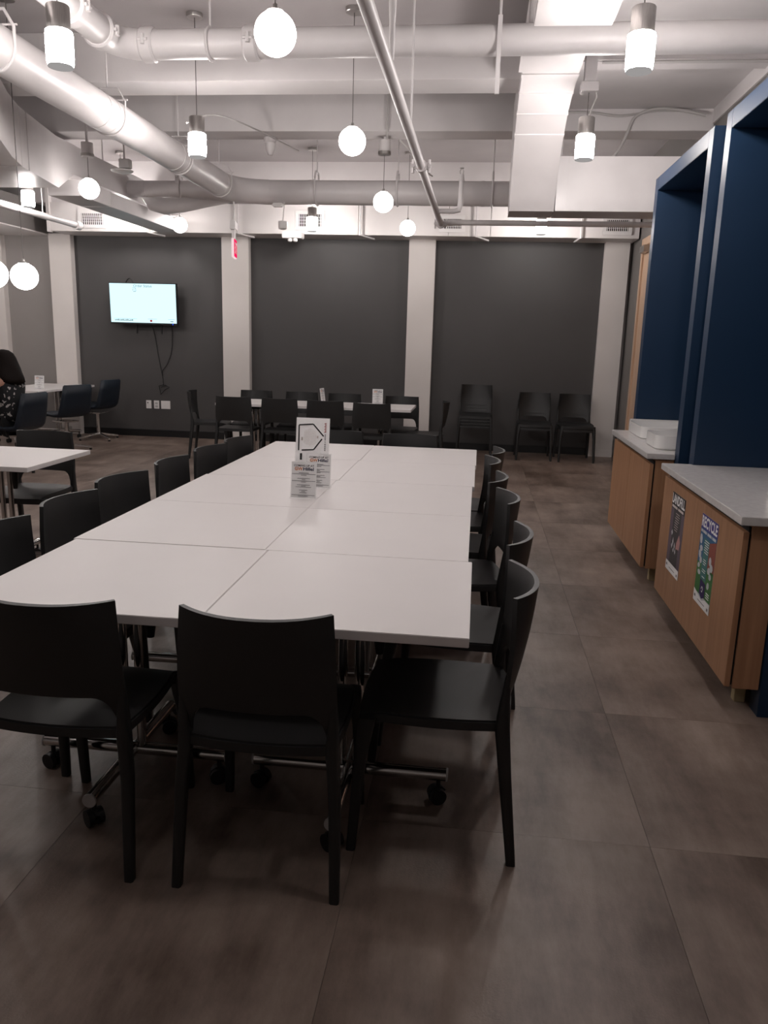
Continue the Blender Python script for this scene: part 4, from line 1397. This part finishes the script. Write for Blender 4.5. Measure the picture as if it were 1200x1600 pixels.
# exit sign hanging edge-on
ex = thing('exit_sign', 'red lit exit sign hanging almost edge-on before the column', 'exit sign', (-2.80, 9.0, 2.36))
MB().box(-2.83, -2.77, 8.86, 9.14, 2.66, 2.76).obj('canopy', M['whiteplas'], ex, bevel=0.01)
MB().box(-2.815, -2.785, 8.93, 9.07, 2.56, 2.665).obj('bracket', M['whiteplas'], ex, bevel=0.006)
MB().box(-2.812, -2.786, 8.86, 9.14, 2.365, 2.565).obj('housing', M['exitwhite'], ex, bevel=0.003)
MB().box(-2.786, -2.780, 8.885, 9.13, 2.375, 2.56).obj('lit_panel', M['exitred'], ex)
lettering('EXIT', M['paper'], ex, (-2.7795, 9.008, 2.41), (0, 1, 0), (0, 0, 1), 0.12, 0.19, bold=0.02)
for dy in (-0.02, 0.03):
    MB().tube([(-2.80, 9.0 + dy, 2.755), (-2.80 + 0.01, 9.0 + dy, 2.88), (-2.80, 9.0 + dy, 3.0)], 0.006, 8).obj('wire', M['whiteplas'], ex)


ex.rotation_euler.z = math.radians(11)

# ================================================================== BULKHEAD VENTS AND RODS
def vent(x0, x1, z0, z1, label):
    t = thing('air_vent', label, 'vent', ((x0 + x1) / 2, 10.735, z0), 'bulkhead air vents')
    m = MB()
    b = 0.045
    y0, y1 = 10.728, 10.749
    m.box(x0, x1, y0, y1, z0, z0 + b).box(x0, x1, y0, y1, z1 - b, z1).box(x0, x0 + b, y0, y1, z0 + b, z1 - b).box(x1 - b, x1, y0, y1, z0 + b, z1 - b)
    m.obj('frame', M['whiteplas'], t, bevel=0.002)
    MB().box(x0 + b, x1 - b, 10.745, 10.749, z0 + b, z1 - b).obj('dark_opening', M['dark'], t)
    m = MB()
    n = 11
    for k in range(n):
        xa = x0 + b + (x1 - x0 - 2 * b) * (k + 0.5) / n
        m.box(xa - 0.004, xa + 0.004, 10.732, 10.745, z0 + b, z1 - b)
    for k in range(1, 4):
        za = z0 + b + (z1 - z0 - 2 * b) * k / 4
        m.box(x0 + b, x1 - b, 10.736, 10.742, za - 0.002, za + 0.002)
    tag(m.obj('louvres', M['whiteplas'], t), kind='stuff')
    return t


vent(-5.52, -5.12, 2.885, 3.12, 'white louvred air vent at the left end of the bulkhead')
vent(-2.50, -2.11, 2.895, 3.14, 'white louvred air vent behind the small cylinder pendant')
vent(-0.60, -0.27, 2.89, 3.10, 'white louvred air vent behind the end of the sprinkler pipe')
vent(1.47, 1.83, 2.885, 3.11, 'white louvred air vent at the right end of the bulkhead')
for k, (x, lab) in enumerate(((-3.27, 'white hanger rod on the bulkhead near the exit sign'), (-1.63, 'white hanger rod on the middle of the bulkhead'), (-0.12, 'white hanger rod right of the sprinkler pipe end'), (1.20, 'white hanger rod near the right vent'), (-4.53, 'white hanger rod above the screen'))):
    m = MB().tube([(x, 10.70, 3.28), (x, 10.70, 2.84), (x + (0.16 if x < 0 else -0.05), 10.92, 2.815)], 0.014, 8)
    m.box(x + (0.0 if x < 0 else -0.06), x + (0.16 if x < 0 else 0.0), 10.74, 10.752, 3.20, 3.24)
    tag(m.obj('hanger_rod', M['metalpaint']), lab, 'rod', 'hanger rods on the bulkhead')


# ================================================================== SEATED PERSON
def skin_mesh(name, nodes, edges, mat, parent, sub=2, root=0):
    """nodes: list of (pos, radius) ; edges: index pairs; grown with a Skin modifier and baked"""
    me = bpy.data.meshes.new(name)
    off = wloc(parent) if parent else Vector((0, 0, 0))
    me.from_pydata([tuple(Vector(p) - off) for p, r in nodes], edges, [])
    o = bpy.data.objects.new(name, me)
    col.objects.link(o)
    md = o.modifiers.new('skin', 'SKIN')
    md.use_smooth_shade = True
    md.branch_smoothing = 0.6
    sv = me.skin_vertices[0].data
    for i, (p, r) in enumerate(nodes):
        sv[i].radius = (r, r) if not isinstance(r, tuple) else r
        sv[i].use_root = (i == root)
    sd = o.modifiers.new('sub', 'SUBSURF')
    sd.levels = sub
    sd.render_levels = sub
    dg = bpy.context.evaluated_depsgraph_get()
    baked = bpy.data.meshes.new_from_object(o.evaluated_get(dg))
    bpy.data.objects.remove(o)
    baked.name = name
    baked.materials.clear()
    baked.materials.append(mat)
    baked.polygons.foreach_set('use_smooth', [True] * len(baked.polygons))
    b = bpy.data.objects.new(name, baked)
    col.objects.link(b)
    b.parent = parent
    return b


pr = thing('person', 'seated person with long dark hair, black floral top and black trousers', 'person', (-4.96, 8.05, 0))


def L(fx, sy, z):
    """person space: fx forward, sy to the person's left; faces mostly -X and a little +Y"""
    a = math.radians(176)
    c, s = math.cos(a), math.sin(a)
    return (-5.03 + fx * c - sy * s, 8.03 + fx * s + sy * c, z)


bn, be = [], []


def node(p, r):
    bn.append((p, r))
    return len(bn) - 1


def link(a, b):
    be.append((a, b))


pel = node(L(-0.02, 0, 0.52), (0.13, 0.11))
wst = node(L(-0.03, 0, 0.70), (0.115, 0.09))
chs = node(L(-0.02, 0, 0.90), (0.135, 0.10))
nkb = node(L(0.0, 0, 1.02), 0.06)
nck = node(L(0.02, 0, 1.075), 0.05)
hd1 = node(L(0.045, 0, 1.15), (0.070, 0.082))
hd2 = node(L(0.04, 0, 1.23), (0.072, 0.085))
for a, b in ((pel, wst), (wst, chs), (chs, nkb), (nkb, nck), (nck, hd1), (hd1, hd2)):
    link(a, b)
nose = node(L(0.135, 0, 1.165), 0.012)
link(hd1, nose)
for s in (-1, 1):
    sh = node(L(-0.01, s * 0.165, 0.985), 0.055)
    elb = node(L(0.10, s * 0.235, 0.735), 0.042)
    wr_ = node(L(0.30, s * 0.15, 0.765), 0.027)
    plm = node(L(0.375, s * 0.12, 0.765), (0.036, 0.02))
    link(chs, sh)
    link(sh, elb)
    link(elb, wr_)
    link(wr_, plm)
    for q, (dl, dz, ln) in enumerate(((-0.030, 0.004, 0.060), (-0.010, 0.008, 0.072), (0.011, 0.006, 0.068), (0.030, 0.0, 0.052))):
        k1 = node(L(0.385 + ln * 0.5, s * (0.115 + dl), 0.762 + dz), 0.0085)
        k2 = node(L(0.385 + ln, s * (0.112 + dl), 0.750 + dz), 0.0070)
        link(plm, k1)
        link(k1, k2)
    th = node(L(0.375, s * 0.075, 0.758), 0.0095)
    th2 = node(L(0.405, s * 0.062, 0.752), 0.0080)
    link(plm, th)
    link(th, th2)
    hip = node(L(0.05, s * 0.095, 0.50), 0.088)
    kne = node(L(0.42, s * 0.11, 0.50), 0.062)
    ank = node(L(0.38, s * 0.11, 0.09), 0.040)
    hee = node(L(0.36, s * 0.11, 0.045), 0.038)
    toe = node(L(0.54, s * 0.12, 0.030), 0.030)
    for a, b in ((pel, hip), (hip, kne), (kne, ank), (ank, hee), (hee, toe)):
        link(a, b)
body = skin_mesh('body', bn, be, M['skin'], pr)
# eyes and mouth
for s in (-1, 1):
    MB().lathe([(0.002, -0.012), (0.011, -0.005), (0.011, 0.005), (0.002, 0.012)], L(0.108, s * 0.030, 1.190), 10).obj('eye', M['ink'], body)
MB().tube([L(0.112, -0.022, 1.122), L(0.121, 0, 1.118), L(0.112, 0.022, 1.122)], 0.006, 8).obj('mouth', M['p_pink'], body)
# floral top
tn = [(L(-0.02, 0, 0.50), (0.185, 0.165)), (L(-0.03, 0, 0.70), (0.175, 0.155)), (L(-0.02, 0, 0.90), (0.19, 0.16)), (L(-0.005, 0, 1.02), 0.10)]
te = [(0, 1), (1, 2), (2, 3)]
for s in (-1, 1):
    b0 = len(tn)
    tn += [(L(-0.01, s * 0.175, 0.985), 0.098), (L(0.05, s * 0.225, 0.84), 0.098), (L(0.09, s * 0.24, 0.745), 0.084), (L(0.15, s * 0.215, 0.75), 0.066)]
    te += [(2, b0), (b0, b0 + 1), (b0 + 1, b0 + 2), (b0 + 2, b0 + 3)]
skin_mesh('floral_top', tn, te, M['floral'], pr)
# trousers
qn = [(L(-0.03, 0, 0.535), (0.165, 0.12))]
qe = []
for s in (-1, 1):
    b0 = len(qn)
    qn += [(L(0.05, s * 0.098, 0.50), 0.100), (L(0.42, s * 0.112, 0.502), 0.075), (L(0.39, s * 0.112, 0.30), 0.065), (L(0.38, s * 0.112, 0.12), 0.055)]
    qe += [(0, b0), (b0, b0 + 1), (b0 + 1, b0 + 2), (b0 + 2, b0 + 3)]
skin_mesh('trousers', qn, qe, M['trousers'], pr)
# long hair falling over the back and shoulders: lofted rings, with a parted fringe
rings = []
for (z, cx_, rf, rb, rs) in ((1.302, 0.030, 0.012, 0.012, 0.012), (1.293, 0.028, 0.062, 0.062, 0.058), (1.262, 0.022, 0.095, 0.098, 0.088), (1.215, 0.012, 0.092, 0.112, 0.102), (1.160, 0.000, 0.066, 0.122, 0.110),
                            (1.105, -0.012, 0.050, 0.132, 0.122), (1.050, -0.022, 0.060, 0.140, 0.142), (1.000, -0.030, 0.080, 0.148, 0.160), (0.965, -0.035, 0.070, 0.150, 0.150), (0.945, -0.045, 0.040, 0.120, 0.110)):
    ring = []
    for k in range(24):
        a = 2 * PI * k / 24
        wob = 1 + 0.04 * math.sin(5 * a + z * 23) + 0.03 * math.sin(11 * a - z * 31)
        r_ = (rf if math.cos(a) > 0 else rb)
        ring.append(L(cx_ + r_ * math.cos(a) * wob, rs * math.sin(a) * wob, z))
    rings.append(ring)
hv = [v for r in rings for v in r]
hf = [tuple(range(24)), tuple((len(rings) - 1) * 24 + k for k in range(23, -1, -1))]
for i in range(len(rings) - 1):
    for k in range(24):
        k2 = (k + 1) % 24
        hf.append((i * 24 + k, (i + 1) * 24 + k, (i + 1) * 24 + k2, i * 24 + k2))
MB().add(hv, hf).obj('hair', M['hair'], pr, angle=80)
